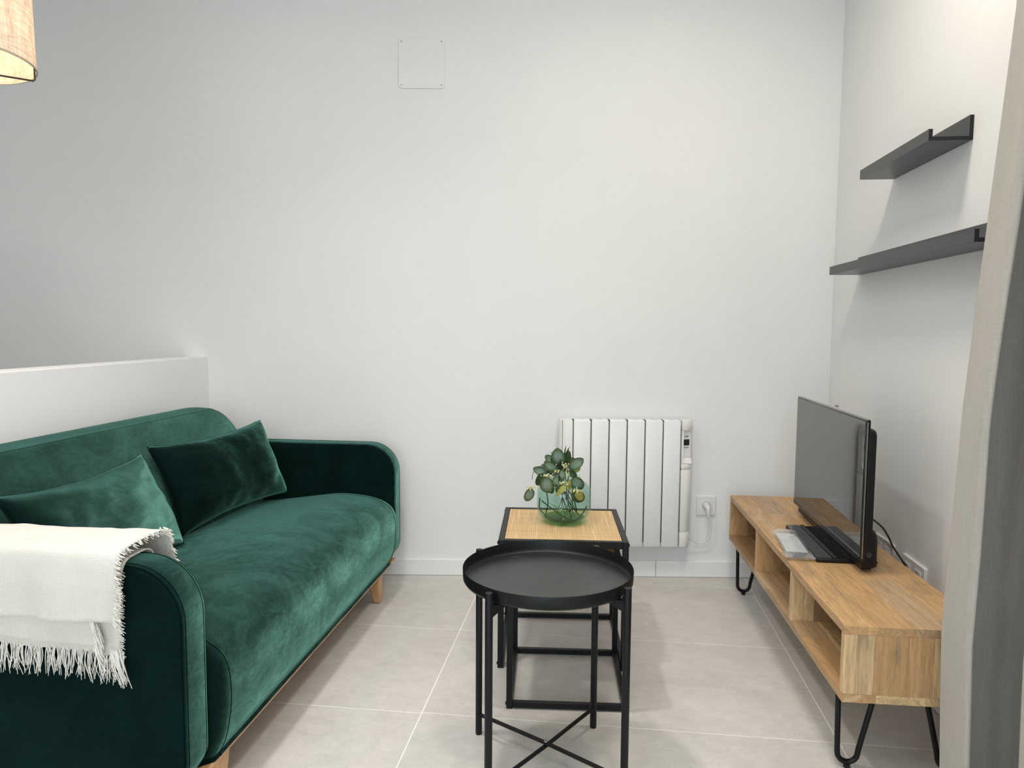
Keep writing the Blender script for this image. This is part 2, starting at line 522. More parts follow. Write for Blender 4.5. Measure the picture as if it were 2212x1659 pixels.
def spline(pts, per=8):
    P = [Vector(p) for p in pts]
    out = []
    for i in range(len(P) - 1):
        a_, b_, c_, d_ = P[max(i - 1, 0)], P[i], P[i + 1], P[min(i + 2, len(P) - 1)]
        for k in range(per):
            t = k / per
            out.append(0.5 * ((2 * b_) + (c_ - a_) * t + (2 * a_ - 5 * b_ + 4 * c_ - d_) * t * t + (3 * b_ - a_ - 3 * c_ + d_) * t ** 3))
    out.append(P[-1])
    return out

# ------------------------------------------------------------------ room shell
TH = math.radians(6.78)
W0 = Vector((-0.9636, 3.1996, 0))
WT = Vector((math.cos(TH), math.sin(TH), 0))
RX = 1.047          # right wall
LX = -4.2           # left wall of the sleeping area
RY = -1.25          # window wall
CZ = 2.78           # ceiling
def wall_y(x): return W0.y + (x - W0.x) * math.tan(TH)

room = [(LX, RY), (RX, RY), (RX, wall_y(RX)), (LX, wall_y(LX))]
floor_mb = MB()
floor_mb.rings([[(x, y, -0.12) for x, y in room], [(x, y, -0.0006) for x, y in room]])
floor = struct('floor', floor_mb, 'grout', 'grey beige large format tiled floor with pale grout')

def clip(poly, px, py, nx, ny):
    out = []
    for i in range(len(poly)):
        p_, q_ = poly[i], poly[(i + 1) % len(poly)]
        dp = (p_[0] - px) * nx + (p_[1] - py) * ny
        dq = (q_[0] - px) * nx + (q_[1] - py) * ny
        if dp >= 0: out.append(p_)
        if dp * dq < 0:
            t = dp / (dp - dq)
            out.append((p_[0] + (q_[0] - p_[0]) * t, p_[1] + (q_[1] - p_[1]) * t))
    return out
GX0, GY0, G = -0.513, 2.634, 0.0017
for i in range(-4, 3):
    for j in range(-8, 3):
        xa, xb = GX0 + 1.2 * i + G, GX0 + 1.2 * (i + 1) - G
        ya, yb = GY0 + 0.6 * j + G, GY0 + 0.6 * (j + 1) - G
        # the column left of the first joint is laid a few millimetres off
        if i < 0: ya -= 0.004; yb -= 0.004
        pl = [(xa, ya), (xb, ya), (xb, yb), (xa, yb)]
        pl = clip(pl, LX + 0.002, 0, 1, 0); pl = clip(pl, RX - 0.002, 0, -1, 0) if pl else pl
        pl = clip(pl, 0, RY + 0.002, 0, 1) if pl else pl
        pl = clip(pl, W0.x, W0.y - 0.002, math.sin(TH), -math.cos(TH)) if pl else pl
        if len(pl) < 3: continue
        mb = MB().prism(pl, 'z', -0.010, 0.0)
        obj('tile', mb, 'floor_tile', floor, smooth=0)

ceil_mb = MB().rings([[(x, y, CZ) for x, y in room], [(x, y, CZ + 0.1) for x, y in room]])
ceiling = struct('ceiling', ceil_mb, 'ceiling_paint', 'plain white ceiling above the room')

S_L = (LX - W0.x) / WT.x - 0.1
S_R = (RX - W0.x) / WT.x
back = struct('wall_back', MB().box(S_L, S_R + 0.15, 0, 0.12, -0.12, CZ + 0.1), 'wall_paint', 'tall plain white wall behind the radiator and sofa', loc=W0, rot=(0, 0, TH))
struct('wall_right', MB().box(RX, RX + 0.12, RY - 0.12, wall_y(RX) + 0.14, -0.12, CZ + 0.1), 'wall_paint', 'white side wall carrying the two black ledges')
struct('wall_left', MB().box(LX - 0.12, LX, RY - 0.12, wall_y(LX) + 0.14, -0.12, CZ + 0.1), 'wall_paint', 'white wall of the sleeping area beyond the partition')
WX0, WX1, WZ1 = -1.25, 0.75, 2.45
rear = MB()
rear.box(LX - 0.1, WX0, RY - 0.12, RY, -0.12, CZ + 0.1)
rear.box(WX1, RX + 0.1, RY - 0.12, RY, -0.12, CZ + 0.1)
rear.box(WX0, WX1, RY - 0.12, RY, WZ1, CZ + 0.1)
rear.box(WX0, WX1, RY - 0.12, RY, -0.12, 0.04)
struct('wall_rear', rear, 'wall_paint', 'white wall around the balcony window')
wn = MB()
for x in (WX0, WX0 + 0.975, WX1 - 0.05): wn.box(x, x + 0.05, RY - 0.09, RY - 0.03, 0.04, WZ1)
for z in (0.04, WZ1 - 0.05): wn.box(WX0, WX1, RY - 0.085, RY - 0.035, z, z + 0.05)
win = struct('window_1', wn, 'window_frame_grey', 'grey framed balcony window')
for x in (WX0 + 0.05, WX0 + 1.025):
    obj('pane', MB().box(x, x + 0.925, RY - 0.062, RY - 0.058, 0.09, WZ1 - 0.05), 'window_glass', win, smooth=0)

# low partition behind the sofa
hw_far = wall_y(-1.83) + 0.01
part_mb = MB().prism([(-1.88, RY + 0.6), (-1.78, RY + 0.6), (-1.78, wall_y(-1.78) + 0.004), (-1.88, wall_y(-1.88) + 0.004)], 'z', 0.0, 1.014)
struct('wall_partition', part_mb, 'partition_paint', 'low white partition wall behind the green sofa', bevel=0.004)

# skirting
bb = struct('baseboard_back', MB().box((-1.78 - W0.x) / WT.x, 1.247, -0.013, 0, 0.001, 0.076), 'white_lacquer', 'white skirting along the back wall', loc=W0, rot=(0, 0, TH), bevel=0.002)
obj('skirting_board', MB().box(1.2485, S_R - 0.016, -0.0135, 0, 0.001, 0.076), 'white_lacquer', bb, bevel=0.002)
struct('baseboard_right', MB().box(RX - 0.013, RX, RY, wall_y(RX) - 0.016, 0.001, 0.076), 'white_lacquer', 'white skirting along the side wall under the ledges', bevel=0.002)

# unseen ceiling lights, most added as fill: fixture ring, glowing disc, its light
for (x, y, p_, kind_) in ((0.36, 2.05, 15.5, 'AREA'), (-0.70, 1.85, 98, 'SPOT'), (0.20, 0.9, 95, 'SPOT'), (-0.75, 0.9, 75, 'SPOT'), (-0.35, 0.3, 8.0, 'AREA'), (-1.35, 1.9, 1.8, 'AREA'), (-3.0, 1.2, 4.0, 'AREA')):  # first inferred from the ledge shadows, the others added to brighten the room
    dr = 0.04 if kind_ == 'SPOT' else 0.17
    dl = obj('unseen_downlight', MB().lathe([(dr, 0.0), (dr + 0.015, 0.0), (dr + 0.015, -0.006), (dr, -0.003)], 32, closed=True), 'white_lacquer', ceiling, loc=(x, y, CZ - 0.0005))
    obj('unseen_downlight_disc', MB().lathe([(0.0005, -0.001), (dr, -0.001)], 32), 'unseen_downlight_glow', dl)
    ld = bpy.data.lights.new('unseen_downlight_lamp', kind_)
    if kind_ == 'SPOT':
        ld.spot_size = math.radians(125); ld.spot_blend = 1.0; ld.shadow_soft_size = 0.09
    else:
        ld.shape = 'DISK'; ld.size = 0.34
    ld.energy = p_; ld.color = (1.0, 0.88, 0.74) if x > 0.3 else (1.0, 0.97, 0.93)
    lo = bpy.data.objects.new('unseen_downlight_lamp', ld)
    lo.location = (x, y, CZ - 0.012)
    COL.objects.link(lo)

# ------------------------------------------------------------------ sofa
sofa = thing('sofa', 'dark green velvet two seat sofa on tapered wooden legs', 'sofa', (-1.3, 2.22, 0))
SO = Vector((-1.3, 2.22, 0))
Y0, Y1 = 1.376, 3.062          # outer faces of the arms
AT = 0.103                     # arm thickness
def local(mb):
    mb.v = [(x - SO.x, y - SO.y, z - SO.z) for x, y, z in mb.v]
    return mb
arm_prof = rounded(-1.70, -0.866, 0.142, 0.650, (0.02, 0.075, 0.125, 0.03), 10)
# slightly denser outline on the straight runs
def densify(poly, step=0.04):
    out = []
    for i in range(len(poly)):
        p_, q_ = Vector(poly[i]), Vector(poly[(i + 1) % len(poly)])
        n = max(1, int((q_ - p_).length / step))
        for k in range(n): out.append(tuple(p_.lerp(q_, k / n)))
    return out
arm_prof = densify(arm_prof)
acx = sum(p_[0] for p_ in arm_prof) / len(arm_prof); acz = sum(p_[1] for p_ in arm_prof) / len(arm_prof)
def arm(ya, yb, name):
    rings = []
    def ring(off, y, sc=1.0):
        pl = offset_poly(arm_prof, off) if off else arm_prof
        return [(acx + (x - acx) * sc, y, acz + (z - acz) * sc) for x, z in pl]
    for sc, dy in ((0.25, -0.006), (0.6, -0.004), (0.85, -0.001)): rings.append(ring(0.02, ya + dy, sc))
    rings += [ring(0.014, ya + 0.002), ring(0.006, ya + 0.0035), ring(0.001, ya + 0.010), ring(0, ya + 0.018)]
    rings += [ring(-0.003, (ya + yb) / 2)]
    rings += [ring(0, yb - 0.018), ring(0.001, yb - 0.010), ring(0.006, yb - 0.0035), ring(0.014, yb - 0.002)]
    for sc, dy in ((0.85, 0.001), (0.6, 0.004), (0.25, 0.006)): rings.append(ring(0.02, yb + dy, sc))
    o = obj(name, local(MB().rings(rings)), 'velvet_seat', sofa, smooth=80)
    for y in (ya + 0.0065, yb - 0.0065):
        pl = offset_poly(arm_prof, 0.0035)
        s0 = min(range(len(pl)), key=lambda i: (pl[i][0] + 1.7) ** 2 + (pl[i][1] - 0.142) ** 2)
        pts = [(pl[(s0 + k) % len(pl)][0], y, pl[(s0 + k) % len(pl)][1]) for k in range(len(pl) - 8)]
        obj('seam', local(MB().tube(pts, 0.0013, 5)), 'velvet_stitch', o)
        pl2 = offset_poly(arm_prof, -0.0003)
        sgn = 1 if y < (ya + yb) / 2 else -1
        pts = [(pl2[(s0 + k) % len(pl2)][0], y + sgn * 0.010, pl2[(s0 + k) % len(pl2)][1]) for k in range(len(pl2) - 8)]
        obj('seam', local(MB().tube(pts, 0.0010, 5)), 'velvet_stitch', o)
    return o
arm(Y0, Y0 + AT, 'armrest')
arm(Y1 - AT, Y1, 'armrest')

# seat body with crowned cushion top
seat_prof = [(-1.52, 0.144), (-1.2, 0.144), (-0.90, 0.144), (-0.880, 0.150), (-0.862, 0.185), (-0.851, 0.23), (-0.845, 0.28), (-0.846, 0.325), (-0.852, 0.360), (-0.866, 0.388),
             (-0.89, 0.408), (-0.925, 0.424), (-0.98, 0.436), (-1.04, 0.441), (-1.10, 0.441), (-1.17, 0.433), (-1.25, 0.422), (-1.33, 0.410), (-1.42, 0.400), (-1.52, 0.395)]
sp = spline([(x, z, 0) for x, z in seat_prof], 3)
ya, yb = Y0 + AT + 0.002, Y1 - AT - 0.002
rings = []
N = 56
for i in range(N + 1):
    t = i / N
    y = ya + (yb - ya) * t
    e = min(t, 1 - t) * (yb - ya)
    rd = max(0.0, 1 - e / 0.035)
    inset = 0.030 * (1 - math.sqrt(max(0, 1 - rd * rd)))
    crown = 0.012 * math.sin(PI * t) ** 0.6
    ring = []
    for q in sp:
        x, z = q.x, q.y
        if z > 0.2:
            k = min(1, (z - 0.2) / 0.15)
            z = z + crown * k - inset * 0.8 * k
        if x > -1.0: x = x - inset * min(1, (x + 1.0) / 0.1)
        ring.append((x + 0.002 * noise.noise((x * 5, y * 5, z * 5)), y, z + (0.003 * noise.noise((x * 4, y * 4, 3)) if z > 0.3 else 0)))
    rings.append(ring)
seat = obj('seat', local(MB().rings(rings)), 'velvet_seat', sofa, smooth=75)
for idx in (2, N - 2):
    pts = [(q[0] + 0.0004, q[1], q[2]) for q in rings[idx] if q[0] > -1.1]
    obj('seam', local(MB().tube(pts, 0.0012, 5)), 'velvet_stitch', seat)
# backrest
bk = densify(rounded(Y0 + 0.088, Y1 - 0.088, 0.36, 0.814, (0.02, 0.02, 0.18, 0.18), 14), 0.06)
bcy = sum(p_[0] for p_ in bk) / len(bk); bcz = sum(p_[1] for p_ in bk) / len(bk)
def brow(off, d, sc=1.0):
    pl = offset_poly(bk, off) if off else bk
    out = []
    for y, z in pl:
        y = bcy + (y - bcy) * sc; z = bcz + (z - bcz) * sc
        lean = (z - 0.40) * -0.36
        out.append((-1.455 + lean - d, y, z))
    return out
rings = [brow(0.02, -0.012, 0.2), brow(0.02, -0.010, 0.5), brow(0.02, -0.006, 0.8), brow(0.02, 0.000, 0.95), brow(0.012, 0.003), brow(0.005, 0.009), brow(0.0, 0.020),
         brow(-0.002, 0.06), brow(0, 0.10), brow(0.005, 0.112), brow(0.015, 0.118), brow(0.02, 0.12, 0.5)]
bo = obj('backrest', local(MB().rings(rings)), 'velvet_green', sofa, smooth=80)
pl = brow(0.0055, 0.0075)
obj('seam', local(MB().tube(pl + [pl[0]], 0.0005, 5)), 'velvet_piping', bo)
# beech plinth strip under the seat
obj('base_rail', local(MB().box(-1.66, -0.8765, Y0 + 0.05, Y1 - 0.05, 0.1330, 0.1432)), 'beech', sofa, bevel=0.002)
for (x, y) in ((-0.918, Y0 + 0.205), (-0.918, Y1 - 0.212), (-1.60, Y0 + 0.205), (-1.60, Y1 - 0.212)):
    sx = 1 if x > -1.2 else -1
    sy = 1 if y > 2.2 else -1
    a_, b_ = 0.034, 0.020
    # outer faces stay upright, inner faces taper
    t_ = [(x - sx * 0.034, y - sy * 0.034), (x + sx * 0.026, y - sy * 0.034), (x + sx * 0.026, y + sy * 0.026), (x - sx * 0.034, y + sy * 0.026)]
    f_ = [(x - sx * 0.006, y - sy * 0.008), (x + sx * 0.024, y - sy * 0.008), (x + sx * 0.024, y + sy * 0.024), (x - sx * 0.006, y + sy * 0.024)]
    obj('leg', local(MB().rings([[(p_[0], p_[1], 0.001) for p_ in f_], [(p_[0], p_[1], 0.132) for p_ in t_]])), 'beech', sofa, bevel=0.006)

# ------------------------------------------------------------------ cushions
def pillow(name, label, mat, length, height, thick, M, seed, zip_=True):
    root = thing(name, label, 'cushion', group='velvet sofa cushions')
    root.matrix_world = M
    nu, nv = 44, 30
    def surf(side):
        rows = []
        for j in range(nv + 1):
            v_ = -1 + 2 * j / nv
            row = []
            for i in range(nu + 1):
                u_ = -1 + 2 * i / nu
                prof = (max(0, 1 - abs(u_) ** 2.6) * max(0, 1 - abs(v_) ** 2.6)) ** 0.55
                pin_u = 1 - 0.07 * (1 - v_ * v_) * abs(u_) ** 3
                pin_v = 1 - 0.15 * (1 - u_ * u_) * abs(v_) ** 3 + 0.012 * noise.noise((u_ * 3 + seed, v_, 7))
                x = u_ * length / 2 * pin_u; z = v_ * height / 2 * pin_v
                wr = 0.013 * noise.noise((u_ * 2.0 + seed, v_ * 1.5, side)) + 0.0045 * noise.noise((u_ * 4.5 + seed, v_ * 3.6, side * 3))
                edge = max(abs(u_), abs(v_))
                ang = math.atan2(v_, u_)
                wr += 0.004 * math.sin(ang * 17 + seed * 3) * max(0, edge - 0.55) * (1 - edge) * 6
                y = side * (thick / 2 * prof + wr * min(1, prof * 2)) * (1.0 if side < 0 else 0.32)
                row.append((x, y, z))
            rows.append(row)
        return rows
    mb = MB()
    f_, b_ = surf(-1), surf(1)
    mb.rings(f_, False, False, wrap=False); mb.rings(b_, False, False, wrap=False)
    me = mb.mesh('cover', 0)
    bm = bmesh.new(); bm.from_mesh(me)
    bmesh.ops.remove_doubles(bm, verts=bm.verts, dist=0.0004)
    bmesh.ops.recalc_face_normals(bm, faces=bm.faces)
    bm.to_mesh(me); bm.free()
    me.polygons.foreach_set('use_smooth', [True] * len(me.polygons))
    obj('cover', me, mat, root)
    edge = f_[nv]
    pts = [(p_[0], p_[1] + 0.001, p_[2] - 0.001) for p_ in edge[2:-2]]
    obj('zip_seam' if zip_ else 'edge_seam', MB().tube(pts, 0.0022, 6), 'velvet_piping', root)
    return root
def frame(bl, br, tl):
    # bottom-left, bottom-right, top-left of the front face -> matrix: X along the bottom, Z up the face, -Y towards the viewer
    X = (br - bl).normalized()
    Z = (tl - bl); Z = (Z - X * Z.dot(X)).normalized()
    Y = Z.cross(X)
    return X, Y, Z
def pillow_at(bl, br, lean_top, length, height, back):
    X, Y, Z = frame(Vector(bl), Vector(br), Vector(lean_top))
    c_ = Vector(bl) + X * length / 2 + Z * height / 2 + Y * back
    return Matrix(((X.x, Y.x, Z.x, c_.x), (X.y, Y.y, Z.y, c_.y), (X.z, Y.z, Z.z, c_.z), (0, 0, 0, 1)))
pillow('rectangular_cushion', 'darker green velvet cushion leaning into the far sofa corner', 'velvet_pillow', 0.64, 0.335, 0.17,
       pillow_at((-1.425, 2.265, 0.425), (-1.335, 2.82, 0.440), (-1.545, 2.265, 0.72), 0.64, 0.335, -0.01), 1.3)
pillow('rectangular_cushion', 'lighter green velvet cushion behind the cream throw', 'velvet_cushion', 0.62, 0.335, 0.17,
       pillow_at((-1.355, 1.60, 0.425), (-1.375, 2.21, 0.425), (-1.50, 1.60, 0.73), 0.62, 0.33, 0.0), 4.1)

# ------------------------------------------------------------------ throw over the near arm
throw = thing('throw_blanket', 'cream woven throw with fringe folded over the near sofa arm', 'blanket', (-1.2, Y0, 0))
TO = Vector((-1.2, Y0, 0))
def sheet(name, x0, x1, off, zend, inner, zl=0.0, wav=0.004, seed=0.0, fold=True):
    # path over the arm in (y,z): inside -> top -> outside -> folded hem
    yi, yo, zt = Y0 + AT + off + 0.004, Y0 - off - 0.004, 0.652 + off
    path = [(yi + 0.012, inner), (yi + 0.008, zt - 0.07), (yi - 0.004, zt - 0.018), (yi - 0.022, zt + 0.003), ((yi + yo) / 2, zt + 0.006), (yo + 0.020, zt + 0.002), (yo + 0.003, zt - 0.020), (yo - 0.003, zt - 0.06)]
    nd = 7
    for k in range(1, nd + 1):
        path.append((yo - 0.004, zt - 0.06 + (zend - zt + 0.06) * k / nd))
    if fold:
        path += [(yo + 0.001, zend - 0.005), (yo + 0.0075, zend + 0.002), (yo + 0.0085, zend + 0.05)]
    pts = spline([(0, y, z) for y, z in path], 4)
    nx = 46
    rows = []
    for i in range(nx + 1):
        t = i / nx
        x = x0 + (x1 - x0) * t
        row = []
        for k, q in enumerate(pts):
            out = q.y < Y0 + 0.01
            low = max(0.0, min(1.0, (zt - q.z) / max(0.05, zt - zend)))
            w_ = wav * (noise.noise((x * 9 + seed, q.z * 2.0, 0.3)) + 0.6 * noise.noise((x * 26 + seed, q.z * 5, 1.7)))
            dz = zl * (1 - t) * low + 0.006 * low * noise.noise((x * 7 + seed, 0, 5))
            xx = x + (0.010 * low * noise.noise((q.z * 9, seed, t)) if t > 0.95 else 0) - 0.002 * low * t * (1 if out else 0)
            row.append((xx - TO.x, q.y - (w_ * (0.4 + low)) * (1 if out else -1) - TO.y, q.z + dz + (w_ * 0.4 if not out else 0)))
        rows.append(row)
    o = obj(name, MB().rings(rows, False, False, wrap=False), 'throw_weave', throw, smooth=80)
    so = o.modifiers.new('thick', 'SOLIDIFY'); so.thickness = 0.003; so.offset = 0
    return o, rows, pts
def strands(name, roots, parent, length, r=0.0011, spread=0.25, n=5, out=(0, -1, 0)):
    mb = MB()
    for (p_, d_) in roots:
        L = length * random.uniform(0.7, 1.15)
        d = Vector(d_).normalized()
        side = Vector((random.uniform(-1, 1), random.uniform(-1, 0.1), random.uniform(-0.3, 0.3))) * spread
        curl = Vector((random.uniform(-1, 1), random.uniform(-0.6, 0.1), 0)) * spread
        pts = []
        for k in range(n + 1):
            t = k / n
            pts.append(Vector(p_) + d * L * t + side * L * t * 0.6 + curl * L * math.sin(t * PI * 1.3) * 0.35)
        mb.tube(pts, [r * (1 - 0.5 * k / n) for k in range(n + 1)], 4, caps=False)
    o = obj(name, mb, 'throw_fringe', parent, smooth=80)
    o['kind'] = 'stuff'
    return o
l3, rows3, pts3 = sheet('bottom_layer', -1.52, -0.992, 0.004, 0.458, 0.60, zl=0.030, seed=2.0, fold=False)
l2, rows2, pts2 = sheet('middle_layer', -1.52, -1.045, 0.019, 0.483, 0.58, zl=0.034, wav=0.007, seed=5.0)
l1, rows1, pts1 = sheet('top_layer', -1.52, -0.976, 0.036, 0.548, 0.56, zl=-0.006, wav=0.008, seed=9.0)
# long fringe along the bottom hem
roots = []
for row in rows3[::1]:
    e = Vector(row[-1])
    for _ in range(7):
        roots.append((e + Vector((random.uniform(-0.006, 0.006), random.uniform(-0.003, 0.003), 0.004)), (0.05, -0.05, -1)))
strands('fringe', roots, l3, 0.058, 0.0010, 0.30)
roots = []
for q in rows3[-1][24:]:
    for _ in range(4): roots.append((Vector(q) + Vector((-0.003, random.uniform(-0.002, 0.002), random.uniform(-0.006, 0.006))), (1, -0.1, -0.4)))
strands('fringe', roots, l3, 0.013, 0.0010, 0.5, 3)
# corner tassel
roots = [(Vector(rows3[-1][-1]) + Vector((random.uniform(-0.02, 0.0), -0.004, random.uniform(0, 0.02))), (0.38, -0.08, -1)) for _ in range(26)]
strands('tassel', roots, l3, 0.070, 0.0011, 0.16)
roots = []
for k in range(70):
    q = Vector(rows2[-1][random.randint(len(rows2[-1]) - 26, len(rows2[-1]) - 8)])
    roots.append((q + Vector((random.uniform(-0.006, 0.003), random.uniform(-0.006, 0.0), 0)), (0.42, -0.1, -1)))
strands('fringe', roots, l2, 0.048, 0.0012, 0.22)
roots = []
for q in rows1[-1][2:-8]:
    for _ in range(6): roots.append((Vector(q) + Vector((-0.003, random.uniform(-0.003, 0.003), random.uniform(-0.007, 0.007))), (1, -0.15, -0.35)))
strands('fringe', roots, l1, 0.014, 0.0011, 0.5, 3)

# ------------------------------------------------------------------ tray table
TC = Vector((-0.124, 1.822, 0))
tray = thing('tray_table', 'round black metal tray table in front of the nesting tables', 'side table', TC)
prof = [(0.0005, 0.508), (0.212, 0.508), (0.2165, 0.5095), (0.2195, 0.514), (0.2200, 0.519), (0.2205, 0.541), (0.2198, 0.5425), (0.2190, 0.541), (0.2185, 0.520), (0.2165, 0.5135), (0.212, 0.5112), (0.0005, 0.511)]
obj('tray_floor', MB().lathe(prof[:2] + prof[-2:], 96), 'tray_black', tray, smooth=60)
obj('tray_rim', MB().lathe(prof[1:-1], 96, closed=True), 'black_steel', tray, smooth=60)
LR = 0.2355
angs = [math.radians(58.4 + 90 * k) for k in range(4)]
for k, t in enumerate(angs):
    x, y = LR * math.cos(t), LR * math.sin(t)
    lg = obj('leg', MB().lathe([(0.0004, 0.0), (0.0085, 0.0), (0.0095, 0.003), (0.0095, 0.535), (0.0088, 0.5385), (0.0004, 0.539)], 16, (x, y, 0)), 'black_steel', tray)
    # bracket carrying the tray
    d = Vector((math.cos(t), math.sin(t), 0)); s_ = Vector((-math.sin(t), math.cos(t), 0))
    vs_ = []
    for (r_, hw_, z0, z1) in ((LR, 0.008, 0.478, 0.506), (LR - 0.075, 0.008, 0.498, 0.507)):
        for sgn in (-1, 1):
            for z in (z0, z1): vs_.append(d * r_ + s_ * hw_ * sgn + Vector((0, 0, z)))
    obj('bracket', MB().add(vs_, [(0, 1, 3, 2), (4, 6, 7, 5), (0, 4, 5, 1), (2, 3, 7, 6), (1, 5, 7, 3), (0, 2, 6, 4)]), 'black_steel', lg, bevel=0.001)
for k in (0, 1):
    a0, a1 = angs[k], angs[k + 2]
    p_, q_ = Vector((LR * math.cos(a0), LR * math.sin(a0), 0.058)), Vector((LR * math.cos(a1), LR * math.sin(a1), 0.058))
    mid = (p_ + q_) / 2 + Vector((0, 0, 0.004 if k else -0.004))
    cb = obj('cross_bar', MB().tube([p_, p_.lerp(mid, 0.93), mid, q_.lerp(mid, 0.93), q_], 0.0055, 10), 'black_steel', tray)
    if k:
        obj('rivet', MB().sphere((0, 0, 0.0672), 0.0058, 12, 6, 0.5), 'aluminium', cb)

# ------------------------------------------------------------------ nesting tables
def nest_table(name, label, cx, cy, rz, wx, dy, h, front_rail, tube_=0.020):
    r_ = thing(name, label, 'side table', (cx, cy, 0), rz, 'rattan topped nesting tables')
    hx, hy = wx / 2, dy / 2
    for sx in (-1, 1):
        for sy in (-1, 1):
            x0 = sx * hx - (tube_ if sx > 0 else 0); y0 = sy * hy - (tube_ if sy > 0 else 0)
            lg = obj('leg', MB().box(x0, x0 + tube_, y0, y0 + tube_, 0.001, h), 'black_steel', r_, bevel=0.0015)
            for z in (0.014, h - 0.012):
                b_ = MB().sphere((0, 0, 0), 0.0065, 10, 6, 0.6)
                obj('bolt', b_, 'black_steel', lg, loc=(sx * hx, y0 + tube_ / 2, z), rot=(0, PI / 2, 0))
    def rail(x0, x1, y0, y1, z0, z1, nm): obj(nm, MB().box(x0, x1, y0, y1, z0, z1), 'black_steel', r_, bevel=0.0012)
    for sy in (-1, 1):
        y0 = sy * hy - (tube_ if sy > 0 else 0)
        rail(-hx + tube_, hx - tube_, y0, y0 + tube_, h - 0.024, h, 'top_rail')
        if sy > 0 or front_rail: rail(-hx + tube_, hx - tube_, y0 + 0.001, y0 + tube_ - 0.001, 0.004, 0.022, 'bottom_rail')
    for sx in (-1, 1):
        x0 = sx * hx - (tube_ if sx > 0 else 0)
        rail(x0, x0 + tube_, -hy + tube_, hy - tube_, h - 0.024, h, 'top_rail')
        rail(x0 + 0.001, x0 + tube_ - 0.001, -hy + tube_, hy - tube_, 0.004, 0.022, 'bottom_rail')
    obj('rattan_panel', MB().box(-hx + tube_ + 0.0005, hx - tube_ - 0.0005, -hy + tube_ + 0.0005, hy - tube_ - 0.0005, h - 0.014, h - 0.002), 'rattan', r_, bevel=0.001)
    return r_
nest_table('nesting_table', 'taller rattan topped nesting table holding the green glass vase', -0.126, 2.582, math.radians(4.2), 0.437, 0.445, 0.446, False)
nest_table('nesting_table', 'lower nesting table pulled out beneath the taller rattan one', -0.093, 2.293, math.radians(4.0), 0.370, 0.385, 0.392, True, 0.018)

# ------------------------------------------------------------------ vase and eucalyptus
VZ = 0.4465
VC = Vector((-0.122, 2.615, VZ))
vase = thing('glass_vase', 'rounded green glass vase standing on the rattan table', 'vase', VC)
vp = [(0.0, 0.0), (0.04, 0.0), (0.062, 0.003), (0.080, 0.012), (0.092, 0.028), (0.0985, 0.050), (0.1000, 0.080), (0.0985, 0.112), (0.093, 0.130), (0.082, 0.142), (0.068, 0.148), (0.060, 0.152), (0.0585, 0.160), (0.061, 0.168)]
vp = [(q.x, q.y) for q in spline([(r_, z, 0) for r_, z in vp[1:]], 4)]
outer = [(0.0005, 0.001)] + vp
inner = [(max(0.0005, r_ - 0.0035), z + (0.006 if z < 0.02 else 0.0)) for r_, z in vp]
wall_ = outer + [(r_, z) for r_, z in reversed(inner)] + [(0.0005, 0.007)]
obj('glass_body', MB().lathe(wall_, 64), 'vase_glass', vase, smooth=70)
obj('glass_base', MB().lathe([(0.0005, 0.0075), (0.060, 0.0095), (0.076, 0.017), (0.0005, 0.0171)], 48), 'vase_base_glass', vase)

bouquet = thing('eucalyptus_bouquet', 'bunch of artificial eucalyptus leaves and berries in the green vase', 'plant', VC)
def leaf_mesh(L, Wd, cup=0.18, curl=0.10, point=0.0):
    n, mrows = 10, 7
    vs_, fs_ = [], []
    for i in range(n + 1):
        t = i / n
        hw_ = Wd / 2 * (math.sin(PI * min(1, max(0.0, t)) ** 0.85) ** (0.52 + point)) if 0 < t < 1 else 0.0
        for j in range(mrows):
            s_ = -1 + 2 * j / (mrows - 1)
            z = cup * hw_ * s_ * s_ - curl * L * (t - 0.4) ** 2 + 0.0006 * math.sin(9 * t + 3 * s_)
            vs_.append((s_ * hw_, (t - 0.5) * L, z))
    for i in range(n):
        for j in range(mrows - 1):
            a_ = i * mrows + j
            fs_.append((a_, a_ + 1, a_ + mrows + 1, a_ + mrows))
    me = MB().add(vs_, fs_).mesh('leaf', 60)
    bm = bmesh.new(); bm.from_mesh(me)
    bmesh.ops.remove_doubles(bm, verts=bm.verts, dist=0.00005)
    for f_ in bm.faces:
        if f_.normal.z < 0: f_.normal_flip()
    bm.to_mesh(me); bm.free()
    return me
def place_leaf(x, z, dy, L, Wd, ang, tilt, roll, mat, nm='leaf', point=0.0):
    # face turned to the room (-Y), long axis at 'ang' from horizontal in the x-z plane; base -> tip along ang
    me = leaf_mesh(L, Wd, random.uniform(0.12, 0.28), random.uniform(0.05, 0.28), point)
    me.materials.append(MATS[mat])
    ydir = Vector((math.cos(ang), 0, math.sin(ang)))
    nrm = Vector((0, -1, 0.25)).normalized()
    nrm = (nrm - ydir * nrm.dot(ydir)).normalized()
    xdir = ydir.cross(nrm)
    M = Matrix((xdir, ydir, nrm)).transposed()
    M = Matrix.Rotation(tilt, 3, xdir) @ Matrix.Rotation(roll, 3, ydir) @ M
    o = obj(nm, me, mat, bouquet)
    o.matrix_parent_inverse = Matrix.Identity(4)
    mm = M.to_4x4(); mm.translation = Vector((x, dy, z))
    o.matrix_local = mm
    return o, M
U = 0.000222
def lx(c_): return -0.222 + ((c_ / 7.54 + 1100) - 1157) * 0.001675 - VC.x
def lz(c_): return 0.535 - ((c_ / 7.54 + 940) - 1080) * 0.0017 - VZ
D = math.radians
